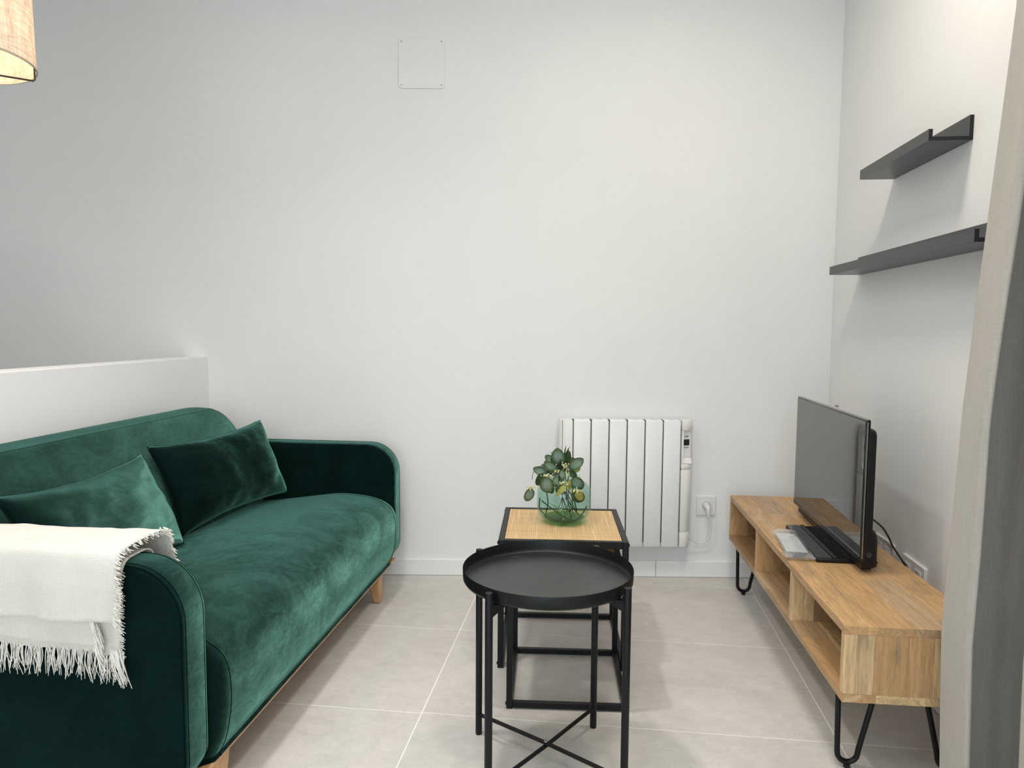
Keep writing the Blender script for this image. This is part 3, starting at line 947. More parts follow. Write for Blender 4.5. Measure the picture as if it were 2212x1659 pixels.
LEAVES = [  # x, z (sketch units), depth, length, width, angle of base->tip, tilt, roll, material
    (785, 360, -0.03, 265, 205, 95, 0.25, -0.1, 'leaf_eucalyptus'), (1080, 455, -0.045, 265, 170, 32, 0.2, 0.35, 'leaf_eucalyptus'),
    (675, 495, -0.055, 235, 135, 152, 0.15, -0.5, 'leaf_eucalyptus'), (495, 585, -0.05, 215, 135, 162, 0.1, -0.35, 'leaf_eucalyptus'),
    (625, 785, -0.085, 280, 205, 268, -0.3, 0.1, 'leaf_eucalyptus'), (875, 600, -0.095, 165, 105, 275, -0.2, 0.2, 'leaf_eucalyptus'),
    (765, 705, -0.095, 190, 100, 262, -0.25, -0.3, 'leaf_eucalyptus'), (1110, 765, -0.06, 235, 205, 310, -0.2, 0.35, 'leaf_eucalyptus'),
    (1130, 950, -0.085, 230, 190, 300, -0.4, 0.2, 'leaf_dark'), (1150, 920, -0.098, 175, 125, 275, -0.4, 0.3, 'leaf_olive'),
    (325, 980, -0.06, 240, 140, 242, -0.25, -0.2, 'leaf_eucalyptus'), (850, 845, -0.105, 225, 110, 218, -0.3, 0.5, 'leaf_olive'),
    (985, 765, -0.09, 180, 80, 268, -0.3, 0.6, 'leaf_olive'), (800, 825, -0.10, 130, 75, 270, -0.3, -0.3, 'leaf_dark'),
    (500, 735, -0.05, 220, 150, 250, -0.2, -0.5, 'leaf_dark'), (925, 385, -0.01, 230, 120, 75, 0.3, 0.4, 'leaf_dark'),
    (1075, 575, -0.02, 140, 95, 8, 0.2, 0.4, 'leaf_olive'), (610, 545, -0.02, 200, 110, 165, 0.3, 0.2, 'leaf_dark'),
    (1010, 640, -0.02, 180, 110, 330, 0.1, 0.3, 'leaf_dark'), (830, 560, 0.0, 240, 150, 100, 0.5, 0.0, 'leaf_dark'), (700, 640, 0.0, 230, 150, 200, 0.4, 0.3, 'leaf_dark'),
    (690, 860, -0.07, 160, 110, 262, -0.3, 0.3, 'leaf_dark'), (960, 520, 0.03, 230, 150, 50, 0.3, 0.1, 'leaf_eucalyptus'), (640, 480, 0.04, 220, 140, 140, 0.3, 0.1, 'leaf_eucalyptus')]
for (cx, cz, dy, L, Wd, an, ti, ro, mt) in LEAVES:
    place_leaf(lx(cx), lz(cz), dy, L * U * 1.12, Wd * U * 1.12, D(an), ti, ro, mt)
for (cx, cz, an, L) in ((890, 285, 78, 200), (930, 290, 62, 190), (690, 350, 140, 120), (915, 320, 70, 160)):
    place_leaf(lx(cx), lz(cz), 0.0, L * U, 22 * U, D(an), 0.1, 0.2, 'leaf_dark', 'grass_blade', 0.5)
# berry sprays
for (cx, cz, dy, wx_, wz_, n_) in ((365, 840, -0.075, 75, 38, 26), (905, 475, -0.075, 62, 55, 24), (640, 635, -0.085, 110, 45, 30), (890, 735, -0.095, 75, 40, 24), (1090, 830, -0.105, 80, 55, 30), (775, 570, -0.07, 55, 35, 14), (955, 575, -0.085, 35, 60, 14)):
    mb = MB(); ms = MB()
    c_ = Vector((lx(cx), dy, lz(cz)))
    for _ in range(n_):
        p_ = c_ + Vector((random.gauss(0, 0.5) * wx_ * U, random.gauss(0, 0.4) * 55 * U, random.gauss(0, 0.5) * wz_ * U))
        mb.sphere(p_, random.uniform(0.0014, 0.0023), 6, 4, 1.3)
        ms.tube([c_ + Vector((0, 0.006, -0.004)), p_], 0.0004, 4, caps=False)
    bo_ = obj('berry_cluster', mb, 'berry_cream', bouquet); bo_['kind'] = 'stuff'
    obj('berry_stalks', ms, 'leaf_olive', bo_)['kind'] = 'stuff'
# stems, inside the glass and through the neck
def stem(pts, r=0.0016):
    obj('stem', MB().tube(spline([Vector(p_) for p_ in pts], 6), r, 6), 'stem_green', bouquet)
random.seed(21)
for k in range(13):
    t = random.uniform(0, 2 * PI); t2 = t + PI + random.uniform(-0.9, 0.9)
    rb, rt = random.uniform(0.02, 0.062), random.uniform(0.015, 0.045)
    b_ = Vector((rb * math.cos(t), rb * math.sin(t), random.uniform(0.022, 0.04)))
    n_ = Vector((rt * math.cos(t2), rt * math.sin(t2), 0.165))
    tp = Vector((n_.x * 1.3 + random.uniform(-0.02, 0.02), n_.y * 0.8 - 0.015, random.uniform(0.19, 0.24)))
    stem([b_, b_.lerp(n_, 0.45) + Vector((random.uniform(-0.012, 0.012), random.uniform(-0.01, 0.01), 0)), n_, tp], random.uniform(0.0011, 0.0022))
stem([(-0.088, -0.01, 0.085), (-0.085, -0.035, 0.05), (-0.045, -0.066, 0.028), (0.01, -0.072, 0.020), (0.055, -0.058, 0.026), (0.085, -0.03, 0.065)], 0.0024)
stem([(-0.078, -0.04, 0.082), (-0.05, -0.062, 0.068), (0.0, -0.07, 0.036), (0.03, -0.066, 0.020)], 0.0022)
stem([(-0.055, -0.01, 0.15), (-0.062, -0.03, 0.12), (-0.055, -0.045, 0.075), (-0.065, -0.04, 0.03)], 0.0018)
stem([(-0.05, 0.0, 0.175), (-0.088, -0.02, 0.205), (-0.108, -0.05, 0.19), (-0.112, -0.066, 0.165)], 0.0012)
# broad green leaf curled on the bottom of the vase
lf = leaf_mesh(0.135, 0.032, 0.1, 0.25, 0.25); lf.materials.append(MATS['leaf_big_green'])
o = obj('leaf', lf, 'leaf_big_green', bouquet); o.location = (0.012, -0.045, 0.040); o.rotation_euler = (D(62), D(-8), D(-78))
lf = leaf_mesh(0.12, 0.03, 0.1, 0.25, 0.2); lf.materials.append(MATS['leaf_big_green'])
o = obj('leaf', lf, 'leaf_big_green', bouquet); o.location = (-0.01, 0.02, 0.030); o.rotation_euler = (D(40), D(10), D(80))

# ------------------------------------------------------------------ electric radiator
rad = thing('electric_radiator', 'white ribbed electric wall radiator with digital control panel', 'radiator', W0, TH)
Z0, Z1 = 0.165, 0.745
YF, YB = -0.082, -0.020
edges = [0.848 + 0.0812 * k for k in range(7)]
def fin(x0, x1, nm):
    pl = rounded(x0 + 0.0022, x1 - 0.0022, YF, YB, (0.006, 0.006, 0.004, 0.004), 4)
    f_ = obj(nm, MB().rings([[(x, y + (0.010 if z_ > 1 else 0) * 0, z) for x, y in (offset_poly(pl, of) if of else pl)] for of, z, z_ in ((0.004, Z0, 0), (0, Z0 + 0.006, 0), (0, Z1 - 0.006, 0), (0.004, Z1, 2))]), 'radiator_white', rad, smooth=40)
    obj('vent_slot', MB().box((x0 + x1) / 2 - 0.012, (x0 + x1) / 2 + 0.012, -0.058, -0.050, Z1 + 0.0001, Z1 + 0.0006), 'outlet_inner', f_)
    return f_
for k in range(6): fin(edges[k], edges[k + 1], 'fin')
obj('core', MB().box(0.80, 1.333, -0.072, -0.022, Z0 + 0.02, Z1 - 0.0025), 'gap_dark', rad)
for s_ in (0.95, 1.24):
    obj('wall_bracket', MB().box(s_, s_ + 0.03, -0.03, -0.0005, 0.30, 0.62), 'white_lacquer', rad)
def end_cap(x_in, x_out, z0, z1, nm, parent=rad):
    sg = 1 if x_out > x_in else -1
    pts = [(x_in + sg * 0.0022, YB), (x_in + sg * 0.0022, YF)]
    n_ = 12
    wx_ = abs(x_out - x_in)
    arc = []
    for k in range(n_ + 1):
        t = (PI / 2) * k / n_
        arc.append((x_out - sg * wx_ * 0.62 * (1 - math.sin(t)), YF + 0.048 * (1 - math.cos(t))))
    pts += arc + [(x_out, YB)]
    if sg < 0: pts = list(reversed(pts))
    return obj(nm, MB().rings([[(x, y, z) for x, y in (offset_poly(pts, of) if of else pts)] for of, z in ((0.003, z0), (0, z0 + 0.004), (0, z1 - 0.004), (0.003, z1))]), 'radiator_plastic', parent, smooth=40)
end_cap(edges[0], 0.787, Z0, Z1, 'end_cap')
XO = 1.392
end_cap(edges[6], XO, Z0, Z0 + 0.070, 'end_cap')
end_cap(edges[6], XO, Z0 + 0.0708, 0.522, 'end_cap')
cz0, cz1 = 0.548, 0.700
end_cap(edges[6], XO, 0.5228, cz0, 'control_housing')
end_cap(edges[6], XO, cz1, Z1, 'control_housing')
# recessed control panel between the two housing pieces
mid = MB().box(edges[6] + 0.0022, edges[6] + 0.0105, YF, YB, cz0, cz1)
obj('control_housing', mid, 'radiator_plastic', rad)
cp = obj('control_panel', MB().prism([(edges[6] + 0.0105, -0.066), (XO - 0.009, -0.0585), (XO, -0.040), (XO, YB), (edges[6] + 0.0105, YB)], 'z', cz0, cz1), 'radiator_plastic', rad, smooth=20)
ramp_ = MB().prism([(-0.066, cz0 - 0.001), (-0.079, cz0 + 0.002), (-0.066, cz0 + 0.026)], 'x', edges[6] + 0.0105, XO - 0.008)
obj('panel_ramp', ramp_, 'radiator_plastic', rad)
ca = math.atan2(0.0075, XO - 0.009 - edges[6] - 0.0105)
def on_panel(name, mat, u0_, u1_, z0, z1, depth=0.0006):
    o = obj(name, MB().box(u0_, u1_, -depth, 0.0002, z0, z1), mat, cp, loc=(edges[6] + 0.0105, -0.066, 0), rot=(0, 0, ca))
    return o
PW = 0.0375
on_panel('face_plate', 'white_lacquer', 0.002, PW - 0.003, 0.578, 0.690, 0.0005)
on_panel('display', 'lcd_dark', 0.0042, PW - 0.0062, 0.630, 0.658, 0.0012)
for k in range(5): on_panel('button', 'print_ink', 0.0056 + k * 0.0050, 0.0056 + k * 0.0050 + 0.0033, 0.6185, 0.6235, 0.0011)
for k, w_ in enumerate((0.0012, 0.0010, 0.0028, 0.0009, 0.0024)): on_panel('button_mark', 'outlet_inner', 0.0064 + k * 0.0048, 0.0064 + k * 0.0048 + w_, 0.6115, 0.6132, 0.0009)
fc = bpy.data.curves.new('lettering', 'FONT')
fc.body = 'DRIM'; fc.size = 0.0115; fc.extrude = 0.0002; fc.offset = 0.0002
fc.materials.append(MATS['print_ink'])
fo = bpy.data.objects.new('lettering', fc); COL.objects.link(fo)
fo.parent = cp
fo.location = (edges[6] + 0.0105 + 0.0078 * math.cos(ca), -0.066 + 0.0078 * math.sin(ca) - 0.0011, 0.667)
fo.rotation_euler = (PI / 2, 0, ca); fo.scale = (0.66, 1.0, 1.0)
bpy.context.view_layer.update()
fme = bpy.data.meshes.new_from_object(fo.evaluated_get(bpy.context.evaluated_depsgraph_get()))
lt = obj('lettering', fme, 'print_ink', cp, loc=fo.location.copy(), rot=fo.rotation_euler.copy())
lt.scale = fo.scale
bpy.data.objects.remove(fo)
for s_ in (1.13, 1.21, 1.29, 1.375):
    obj('foot_stub', MB().lathe([(0.0005, 0), (0.008, 0.001), (0.009, 0.008), (0.0005, 0.008)], 12, (s_, -0.05, Z0 - 0.0078)), 'radiator_plastic', rad)
# power cord and plug
cord = spline([(1.386, -0.04, 0.196), (1.400, -0.035, 0.186), (1.425, -0.028, 0.172), (1.452, -0.028, 0.168), (1.475, -0.030, 0.182), (1.488, -0.034, 0.212), (1.490, -0.040, 0.25), (1.484, -0.046, 0.285), (1.4775, -0.046, 0.300)], 6)
co = obj('power_cord', MB().tube(cord, 0.0034, 10), 'cable_white', rad)
pg = MB()
pg.rings([[(1.4745 + x, y, z) for x, z in rounded(-hw_, hw_, 0, 0.001, (0, 0, 0, 0), 1)] for y, hw_, z in ()]) if False else None
pg.tube([(1.4775, -0.046, 0.298), (1.4775, -0.046, 0.305), (1.4765, -0.046, 0.318), (1.4755, -0.044, 0.334), (1.4750, -0.036, 0.343)], [0.0058, 0.0068, 0.0085, 0.0115, 0.0120], 12)
pg.tube([(1.4745, -0.036, 0.341), (1.4745, -0.010, 0.341)], [0.0135, 0.0160], 16)
obj('plug', pg, 'cable_white', co)

# wall socket by the radiator
def socket_plate(name, label, W_, H_, inserts, loc, rz, kinds):
    r_ = thing(name, label, 'socket', loc, rz, 'white wall sockets')
    obj('cover_frame', MB().rings([[(x, y, z) for x, z in offset_poly(rounded(-W_ / 2, W_ / 2, -H_ / 2, H_ / 2, (0.004,) * 4, 4), of)] for of, y in ((0, -0.0003), (0, -0.007), (0.0022, -0.0095))]), 'outlet_plastic', r_, smooth=40)
    for x, kd in zip(inserts, kinds):
        i_ = obj('insert', MB().rings([[(x + a_, y, b_) for a_, b_ in rounded(-0.0235, 0.0235, -0.0235, 0.0235, (0.002,) * 4, 3)] for y in (-0.0092, -0.0112)]), 'outlet_plastic', r_, smooth=40)
        if kd == 'power':
            obj('socket_ring', MB().lathe([(0.0185, 0), (0.0208, 0), (0.0208, 0.0012), (0.0185, 0.0012)], 28, closed=True), 'outlet_inner', i_, loc=(x, -0.0110, 0), rot=(PI / 2, 0, 0))
            obj('socket_well', MB().lathe([(0.0004, 0.0002), (0.0186, 0.0002), (0.0186, 0.0008), (0.0004, 0.0008)], 28), 'outlet_inner', i_, loc=(x, -0.0108, 0), rot=(PI / 2, 0, 0))
            for sx in (-1, 1):
                obj('pin_hole', MB().lathe([(0.0003, 0.0), (0.0028, 0.0), (0.0028, 0.0016), (0.0003, 0.0016)], 10), 'gap_dark', i_, loc=(x + sx * 0.0095, -0.0105, 0), rot=(PI / 2, 0, 0))
        else:
            obj('data_port', MB().box(x - 0.009, x + 0.009, -0.0132, -0.011, -0.008, 0.010), 'outlet_inner', i_, bevel=0.001)
            obj('port_slot', MB().box(x - 0.006, x + 0.006, -0.0136, -0.013, -0.005, 0.006), 'gap_dark' if kd == 'data' else 'white_lacquer', i_)
    return r_
sk = W0 + WT * 1.4745
socket_plate('wall_socket', 'single white wall socket with the radiator plug', 0.090, 0.090, (0.0,), (sk.x, sk.y, 0.340), TH, ('power',))
socket_plate('wall_socket', 'double white data socket right behind the television base', 0.166, 0.088, (-0.038, 0.038), (RX, 2.712, 0.357), -PI / 2, ('data', 'tv'))
socket_plate('wall_socket', 'double white power socket by the curtain edge', 0.170, 0.088, (-0.040, 0.040), (RX, 2.463, 0.357), -PI / 2, ('power', 'power'))

# blank cover plate high on the wall
cv = W0 + WT * 0.160
plate = thing('cover_plate', 'square white blanking plate screwed high on the wall', 'cover plate', (cv.x, cv.y, 2.320), TH)
obj('plate', MB().rings([[(x, y, z) for x, z in offset_poly(rounded(-0.1025, 0.1025, -0.108, 0.108, (0.014,) * 4, 6), of)] for of, y in ((0, -0.0003), (0, -0.0045), (0.0015, -0.006))]), 'wall_paint', plate, smooth=40)
for sx in (-1, 1):
    for sz in (-1, 1):
        obj('screw', MB().lathe([(0.0004, 0.0), (0.0035, 0.0), (0.0030, 0.0012), (0.0004, 0.0014)], 12), 'screw_metal', plate, loc=(sx * 0.089, -0.0058, sz * 0.093), rot=(PI / 2, 0, 0))

# plastic dowel left in the side wall
tag(obj('wall_dowel', MB().tube([(RX - 0.001, 3.30, 0.823), (RX - 0.010, 3.297, 0.822), (RX - 0.016, 3.292, 0.826)], [0.004, 0.0045, 0.003], 8), 'screw_metal'), 'small grey dowel left in the wall above the television', 'dowel')

# ------------------------------------------------------------------ picture ledges
def ledge(label, ya, yb, z0):
    r_ = thing('picture_ledge', label, 'shelf', (RX, (ya + yb) / 2, z0), 0, 'black picture ledges')
    h = (yb - ya) / 2
    T, Dp = 0.011, 0.120
    obj('back_panel', MB().prism([(-T, 0), (-0.0003, 0), (-0.0003, 0.070), (-T, 0.070)], 'y', -h, h), 'ledge_black', r_, bevel=0.0005)
    obj('shelf_board', MB().prism([(-Dp + T, 0), (-T, 0), (-T, T), (-0.066, T), (-0.0685, T - 0.004), (-0.071, T), (-Dp + T, T)], 'y', -h, h), 'ledge_black', r_, smooth=0)
    obj('front_lip', MB().prism([(-Dp, 0), (-Dp + T, 0), (-Dp + T, 0.033), (-Dp, 0.033)], 'y', -h, h), 'ledge_black', r_, bevel=0.0005)
    for sgn in (-1, 1):
        y_ = sgn * (h + 0.0004)
        obj('end_edge', MB().prism([(-Dp + 0.0003, 0.0003), (-0.0006, 0.0003), (-0.0006, 0.0697), (-T + 0.0003, 0.0697), (-T + 0.0003, T - 0.0003), (-Dp + T - 0.0003, T - 0.0003), (-Dp + T - 0.0003, 0.0327), (-Dp + 0.0003, 0.0327)], 'y', min(y_, sgn * h), max(y_, sgn * h)), 'ledge_core', r_, smooth=0)
    return r_
ledge('upper and shorter black picture ledge on the side wall', 2.243, 2.795, 1.701)
ledge('lower and longer black picture ledge running behind the curtain', 1.952, 3.102, 1.380)

# ------------------------------------------------------------------ TV bench
SR = math.atan2(0.032, 1.41)
bench = thing('tv_bench', 'low mango wood television bench on black hairpin legs', 'tv bench', (0.782, 2.545, 0), SR)
BL, BD, BZ0, BZ1, BT = 1.415, 0.355, 0.222, 0.420, 0.022
hx, hy = BD / 2, BL / 2
def stave(parent, c_, size, axis, wood=None):
    # stave with its grain along local X
    sx_, sy_, sz_ = size
    o = obj('stave', MB().box(-sx_ / 2, sx_ / 2, -sy_ / 2, sy_ / 2, -sz_ / 2, sz_ / 2), 'mango_' + (wood or random.choice(('golden', 'golden', 'tan', 'tan', 'pale', 'brown', 'grey', 'golden'))), parent, bevel=0.0006, smooth=0, loc=c_)
    if axis == 'y': o.rotation_euler = (0, 0, PI / 2)
    if axis == 'z': o.rotation_euler = (0, -PI / 2, 0)
    return o
random.seed(5)
def panel_y(nm, x0, x1, z0, z1, rows_, ya_, yb_, wmin=0.28, wmax=0.62):
    # horizontal board glued from staves running along y
    p_ = bpy.data.objects.new(nm, None); COL.objects.link(p_); p_.parent = bench; p_.empty_display_size = 0.02
    ws = [random.uniform(0.8, 1.25) for _ in range(rows_)]
    s_ = sum(ws); x = x0
    for w_ in ws:
        wd = w_ / s_ * (x1 - x0)
        y = ya_ - random.uniform(0, 0.25) if False else ya_
        first = True
        while y < yb_ - 0.001:
            L = random.uniform(wmin, wmax) * (random.uniform(0.4, 1) if first else 1)
            first = False
            e = min(yb_, y + L)
            if yb_ - e < 0.12: e = yb_
            stave(p_, (x + wd / 2, (y + e) / 2, (z0 + z1) / 2), (e - y - 0.0003, wd - 0.0003, z1 - z0), 'y')
            y = e
        x += wd
    return p_
panel_y('top_board', -hx, hx, BZ1 - BT, BZ1, 4, -hy, hy)
panel_y('bottom_board', -hx, hx, BZ0, BZ0 + BT, 4, -hy, hy)
def panel_v(nm, x0, x1, yc, th_, n_, order=None):
    p_ = bpy.data.objects.new(nm, None); COL.objects.link(p_); p_.parent = bench; p_.empty_display_size = 0.02
    ws = [random.uniform(0.75, 1.25) for _ in range(n_)]
    s_ = sum(ws); x = x0
    for i_, w_ in enumerate(ws):
        wd = w_ / s_ * (x1 - x0)
        stave(p_, (x + wd / 2, yc, (BZ0 + BZ1) / 2), (BZ1 - BZ0 - 2 * BT - 0.0004, th_, wd - 0.0003), 'z', order[i_] if order else None)
        x += wd
    return p_
for nm, yc, od in (('end_panel', -hy + BT / 2, ('pale', 'tan', 'golden', 'pale', 'brown')), ('end_panel', hy - BT / 2, ('golden', 'brown', 'tan', 'grey', 'tan')), ('divider', 2.765 - 2.545, ('golden', 'tan', 'grey', 'tan', 'golden')), ('divider', 2.305 - 2.545, ('pale', 'brown', 'golden', 'grey', 'tan'))):
    panel_v(nm, -hx + 0.0002, hx - 0.012, yc, BT if nm == 'end_panel' else 0.020, 5, od)
bp_ = bpy.data.objects.new('back_panel', None); COL.objects.link(bp_); bp_.parent = bench
yy = -hy + BT
while yy < hy - BT - 0.01:
    e = min(hy - BT, yy + random.uniform(0.09, 0.14))
    if hy - BT - e < 0.05: e = hy - BT
    stave(bp_, (hx - 0.006, (yy + e) / 2, (BZ0 + BZ1) / 2), (BZ1 - BZ0 - 2 * BT - 0.0004, e - yy - 0.0003, 0.010), 'z')
    yy = e
# hairpin legs
for sx in (-1, 1):
    for sy in (-1, 1):
        x, y = sx * (hx - 0.065), sy * (hy - 0.085)
        ft = Vector((x - sx * -0.0, y, 0))
        r_ = 0.0072
        xo, xi = x + sx * 0.044, x - sx * 0.052
        bx = x + sx * 0.014
        bz = 0.006 + r_ + 0.002
        R_ = 0.026
        path = [(xo, y, BZ0), (bx + sx * R_ * 1.02, y, bz + R_ + 0.012)]
        for k in range(0, 9):
            t = PI * k / 8
            path.append((bx + sx * R_ * math.cos(t), y, bz + R_ - R_ * math.sin(t)))
        path += [(bx - sx * R_ * 1.05, y, bz + R_ + 0.010), (xi, y, BZ0)]
        lg = obj('hairpin_leg', MB().tube(path, r_, 12), 'black_steel', bench, smooth=60)
        obj('foot_cap', MB().lathe([(0.0004, 0.0), (0.0085, 0.0), (0.0085, 0.011), (0.0004, 0.011)], 12, (bx, y, 0.0008)), 'black_plastic', lg)
        obj('mount_plate', MB().box(min(xo, xi) - 0.01, max(xo, xi) + 0.01, y - 0.025, y + 0.025, BZ0 - 0.003, BZ0 - 0.0002), 'black_steel', lg)

# ------------------------------------------------------------------ television
tv = thing('television', 'flat black television standing on the wooden bench', 'television', (0.788, 2.600, BZ1), 0)
TX0, TL_, TZ0, TZ1 = 0.0, 0.373, 0.041, 0.471
obj('bezel', MB().box(TX0, TX0 + 0.014, -TL_, TL_, TZ0, TZ1), 'black_gloss', tv, bevel=0.003)
obj('screen', MB().box(TX0 - 0.0012, TX0 + 0.001, -TL_ + 0.004, TL_ - 0.004, TZ0 + 0.020, TZ1 - 0.005), 'tv_screen', tv, smooth=0)
obj('lower_bezel', MB().box(TX0 - 0.0022, TX0 + 0.001, -TL_ + 0.001, TL_ - 0.001, TZ0 + 0.001, TZ0 + 0.019), 'black_gloss', tv, bevel=0.0006)
ed = MB()
obj('trim_edge', MB().box(TX0 + 0.001, TX0 + 0.013, -TL_ + 0.002, TL_ - 0.002, TZ1 - 0.0002, TZ1 + 0.0014), 'aluminium', tv)
obj('trim_edge', MB().box(TX0 - 0.0028, TX0 - 0.0004, -TL_ + 0.001, TL_ - 0.001, TZ0 + 0.018, TZ0 + 0.0195), 'aluminium', tv)
obj('trim_edge', MB().box(TX0 + 0.0035, TX0 + 0.0065, -TL_ - 0.0008, -TL_ + 0.001, TZ0 + 0.01, TZ1 - 0.006), 'aluminium', tv)
# back cover, thicker towards the middle
ring0 = [(TX0 + 0.013, y, z) for y, z in rounded(-TL_ + 0.003, TL_ - 0.003, TZ0 + 0.010, TZ1 - 0.022, (0.02,) * 4, 4)]
ring1 = [(TX0 + 0.034, y, z) for y, z in rounded(-TL_ + 0.006, TL_ - 0.006, TZ0 + 0.030, TZ1 - 0.032, (0.02,) * 4, 4)]
obj('back_cover', MB().rings([ring0, ring1]), 'black_plastic', tv, smooth=30)
# speaker hump at the lower back
hp = rounded(-TL_ + 0.020, TL_ - 0.020, 0.0, 0.120, (0.01, 0.01, 0.04, 0.04), 5)
hump = [[(TX0 + d_, y, 0.012 + z) for y, z in offset_poly(hp, of)] for d_, of in ((0.013, 0.0), (0.046, 0.002), (0.058, 0.008), (0.062, 0.022))]
hm = obj('rear_housing', MB().rings(hump), 'black_plastic', tv, smooth=50)
obj('screw_recess', MB().lathe([(0.0004, 0.0), (0.009, 0.0), (0.007, 0.001), (0.0004, 0.001)], 16), 'gap_dark', hm, loc=(TX0 + 0.032, -TL_ + 0.0205, 0.058), rot=(PI / 2, 0, 0))
for sgn in (-1, 1):
    obj('rear_foot', MB().box(TX0 + 0.025, TX0 + 0.055, sgn * (TL_ - 0.09) - 0.03, sgn * (TL_ - 0.09) + 0.03, 0.0006, 0.015), 'black_plastic', hm)
# base plate reaching out in front of the screen
base = obj('stand_base', MB().box(-0.092, 0.060, -0.265, 0.125, 0.0006, 0.013), 'black_plastic', tv, bevel=0.003)
obj('base_panel', MB().box(-0.090, -0.044, -0.262, 0.122, 0.0132, 0.0165), 'base_satin', base, bevel=0.001)
obj('base_panel', MB().box(-0.042, -0.028, -0.262, 0.122, 0.0132, 0.0185), 'black_gloss', base, bevel=0.001)
for k in range(5):
    obj('base_rib', MB().box(-0.022 + k * 0.010, -0.017 + k * 0.010, -0.255, 0.115, 0.0131, 0.0150), 'black_gloss', base)
obj('stand_neck', MB().box(0.012, 0.045, -0.07, 0.07, 0.012, TZ0 + 0.05), 'black_plastic', tv, bevel=0.004)
# cables
obj('power_cable', MB().tube(spline([(0.034, 0.20, 0.13), (0.13, 0.24, 0.085), (0.205, 0.20, 0.052), (0.232, 0.10, 0.032), (0.238, 0.045, 0.010), (0.241, 0.0, -0.018), (0.2445, -0.095, -0.050)], 7), 0.0034, 8), 'cable_black', tv)
obj('aerial_cable', MB().tube(spline([(0.034, 0.22, 0.14), (0.15, 0.27, 0.10), (0.225, 0.245, 0.070), (0.238, 0.215, 0.030), (0.239, 0.235, -0.02), (0.2445, 0.19, -0.055)], 7), 0.0024, 8), 'cable_white', tv)

# leaflet and remote in a clear bag
bag = thing('remote_packet', 'clear plastic bag with leaflet and remote beside the television base', 'packet', (0.630, 2.475, BZ1), math.radians(-4))
obj('leaflet', MB().box(-0.004, 0.062, -0.07, 0.145, 0.010, 0.0122), 'leaflet_print', bag)
rm = obj('remote_control', MB().prism(rounded(0.010, 0.050, -0.095, 0.075, (0.008,) * 4, 4), 'z', 0.0012, 0.0098), 'black_plastic', bag, bevel=0.002)
rows = []
for i in range(27):
    t = i / 26
    y = 0.160 - 0.295 * t
    ring = []
    hgt = 0.0105 * (1 - max(0, (t - 0.72) / 0.28)) + 0.004
    for k in range(20):
        an = 2 * PI * k / 20
        cx_, sz_ = math.cos(an), math.sin(an)
        x = 0.029 + (0.039 + 0.004 * t) * (abs(cx_) ** 0.7) * (1 if cx_ > 0 else -1) + 0.006 * noise.noise((t * 6, k * 0.7, 0))
        z = 0.0095 + hgt * (abs(sz_) ** 0.8) * (1 if sz_ > 0 else -0.6)
        z += 0.003 * noise.noise((t * 14, k * 1.3, 4)) * (1 if sz_ > 0 else 0)
        ring.append((x, y, max(0.0008, z)))
    rows.append(ring)
obj('clear_film', MB().rings(rows, True, False), 'plastic_film', bag, smooth=60)

# ------------------------------------------------------------------ curtain
curtain = thing('curtain', 'full length grey beige linen curtain gathered at the side', 'curtain', (0.9, 1.4, 0))
CO = Vector((0.9, 1.4, 0))
sec = [(0.802, 1.745), (0.797, 1.700), (0.790, 1.655), (0.785, 1.615), (0.790, 1.598), (0.799, 1.602), (0.806, 1.632), (0.818, 1.692), (0.838, 1.762), (0.880, 1.800), (0.930, 1.798), (0.956, 1.760), (0.957, 1.700), (0.940, 1.640), (0.908, 1.598), (0.882, 1.565), (0.880, 1.545), (0.905, 1.515), (0.950, 1.520),
       (0.985, 1.500), (0.985, 1.455), (0.945, 1.420), (0.890, 1.405), (0.875, 1.365), (0.90, 1.33), (0.96, 1.325), (0.99, 1.29), (0.96, 1.25), (0.89, 1.235), (0.87, 1.19), (0.91, 1.15), (0.975, 1.145), (0.985, 1.10), (0.93, 1.06), (0.87, 1.04), (0.88, 0.98), (0.96, 0.97)]
sec = [Vector((x, y, 0)) for x, y in sec]
zs = [0.012] + [0.06 * k for k in range(1, 46)] + [CZ - 0.03]
def dxz(z):
    tb = [(0.0, 0.020), (0.14, 0.018), (0.48, 0.006), (0.97, 0.020), (1.38, 0.052), (1.87, 0.086), (2.8, 0.12)]
    for (a_, b_), (c_, d_) in zip(tb, tb[1:]):
        if z <= c_: return b_ + (d_ - b_) * (z - a_) / (c_ - a_)
    return tb[-1][1]
rows = []
for z in zs:
    pts = []
    for i, p_ in enumerate(sec):
        q = p_.copy()
        q.x += dxz(z) * max(0.25, 1 - i / 40)
        q.x += 0.006 * noise.noise((i * 0.6, z * 1.6, 2.0)); q.y += 0.008 * noise.noise((i * 0.6, z * 1.4, 8.0))
        pts.append(q)
    row = []
    for k, q in enumerate(spline(pts, 7)):
        crease = 0.010 * noise.noise((k * 0.13, z * 7.0, 11.0)) * max(0.0, 1 - abs(z - 0.55) / 0.6) if k > 40 else 0.0
        row.append((q.x - CO.x + crease * 0.5, q.y - CO.y + crease, z))
    rows.append(row)
cu = obj('curtain_panel', MB().rings(rows, False, False, wrap=False), 'curtain_linen', curtain, smooth=180)
so = cu.modifiers.new('thick', 'SOLIDIFY'); so.thickness = 0.0016; so.offset = 0
obj('hem_stitch', MB().tube([Vector(r_[14]) + Vector((-0.0003, -0.0009, 0)) for r_ in rows], 0.0007, 5), 'curtain_thread', cu)
obj('curtain_track', MB().box(0.90 - CO.x, 0.99 - CO.x, 0.3 - CO.y, 1.80 - CO.y, CZ - 0.03, CZ - 0.0005), 'white_lacquer', curtain)

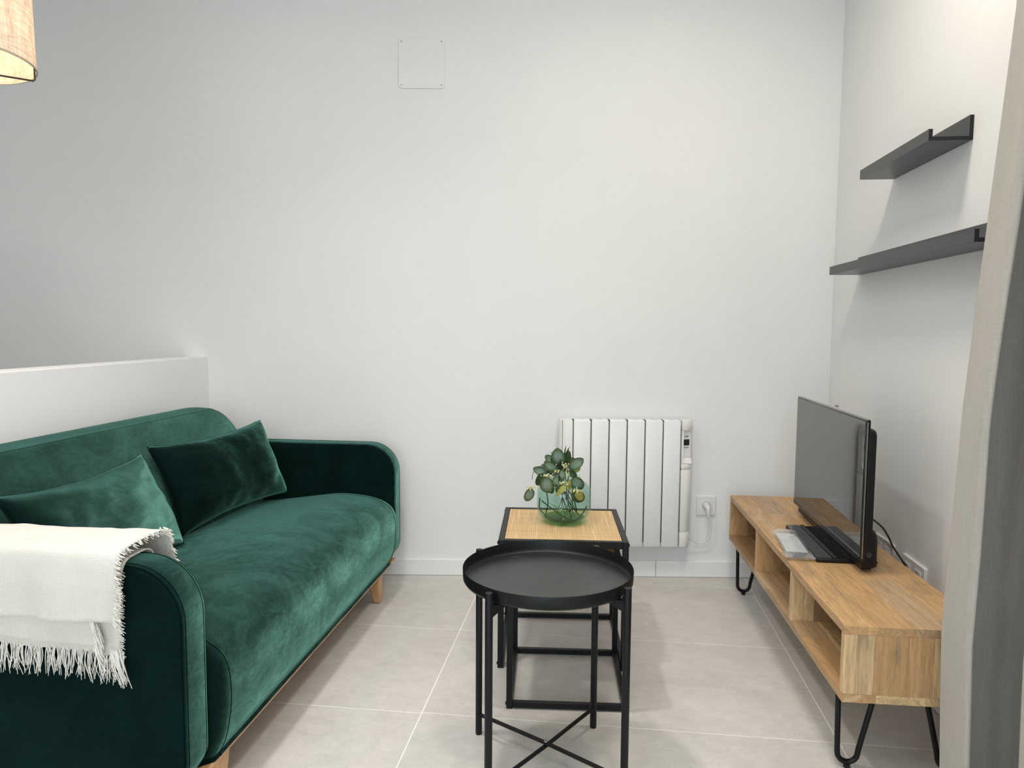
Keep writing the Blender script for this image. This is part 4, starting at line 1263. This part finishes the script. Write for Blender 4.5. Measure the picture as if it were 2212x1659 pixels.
# ------------------------------------------------------------------ pendant lamp
LC = Vector((-1.592, 1.622, 0))
lamp = thing('pendant_lamp', 'lit beige fabric drum pendant lamp hanging over the sofa', 'lamp', (LC.x, LC.y, CZ))
def zc(z): return z - CZ
RB, RT, ZB, ZT = 0.190, 0.183, 1.800, 2.06
shade = obj('lamp_shade', MB().lathe([(RB, zc(ZB)), (RB - 0.002, zc(ZB + 0.06)), (RT + 0.002, zc(ZT - 0.05)), (RT, zc(ZT)), (RT - 0.0012, zc(ZT)), (RB - 0.0014, zc(ZB))], 72, closed=True), 'shade_cloth', lamp, smooth=60)
obj('lower_trim', MB().lathe([(RB + 0.0016, zc(ZB + 0.0025)), (RB + 0.0012, zc(ZB - 0.0010)), (RB - 0.0022, zc(ZB - 0.0010)), (RB - 0.0022, zc(ZB + 0.0025))], 72, closed=True), 'shade_trim', shade)
obj('upper_trim', MB().lathe([(RT + 0.0010, zc(ZT + 0.001)), (RT + 0.0010, zc(ZT - 0.006)), (RT - 0.0022, zc(ZT - 0.006)), (RT - 0.0022, zc(ZT + 0.001))], 72, closed=True), 'shade_trim', shade)
har = MB()
an = math.radians(41)
dx_, dy_ = math.cos(an), math.sin(an)
R_ = RB - 0.006
har.tube([(R_ * dx_, R_ * dy_, zc(ZB + 0.035)), (R_ * dx_, R_ * dy_, zc(ZB - 0.016)), (R_ * dx_ * 0.985, R_ * dy_ * 0.985, zc(ZB - 0.0195)), (-R_ * dx_ * 0.985, -R_ * dy_ * 0.985, zc(ZB - 0.0195)), (-R_ * dx_, -R_ * dy_, zc(ZB - 0.016)), (-R_ * dx_, -R_ * dy_, zc(ZB + 0.035))], 0.0024, 8)
obj('wire_frame', har, 'brass_dark', lamp)
obj('socket_holder', MB().lathe([(0.0005, zc(ZT + 0.03)), (0.018, zc(ZT + 0.03)), (0.02, zc(ZT - 0.06)), (0.0005, zc(ZT - 0.06))], 20), 'black_plastic', lamp)
sw = MB()
for k in range(3):
    t = 2 * PI * k / 3
    sw.tube([(0.015 * math.cos(t), 0.015 * math.sin(t), zc(ZT - 0.01)), (RT * math.cos(t) * 0.99, RT * math.sin(t) * 0.99, zc(ZT - 0.003))], 0.0018, 6)
obj('spider', sw, 'brass_dark', lamp)
obj('bulb', MB().sphere((0, 0, zc(ZT - 0.115)), 0.034, 16, 10, 1.1), 'bulb_glow', lamp)
obj('cord', MB().tube([(0, 0, zc(ZT + 0.02)), (0, 0, -0.002)], 0.003, 8), 'cable_black', lamp)
obj('ceiling_rose', MB().lathe([(0.0005, -0.001), (0.05, -0.001), (0.05, -0.02), (0.0005, -0.024)], 28), 'white_lacquer', lamp)
bl = bpy.data.lights.new('bulb_light', 'POINT')
bl.energy = 5.0; bl.color = (1.0, 0.80, 0.56); bl.shadow_soft_size = 0.04
blo = bpy.data.objects.new('bulb_light', bl)
blo.location = (LC.x, LC.y, ZT - 0.115 - 0.045)
COL.objects.link(blo)
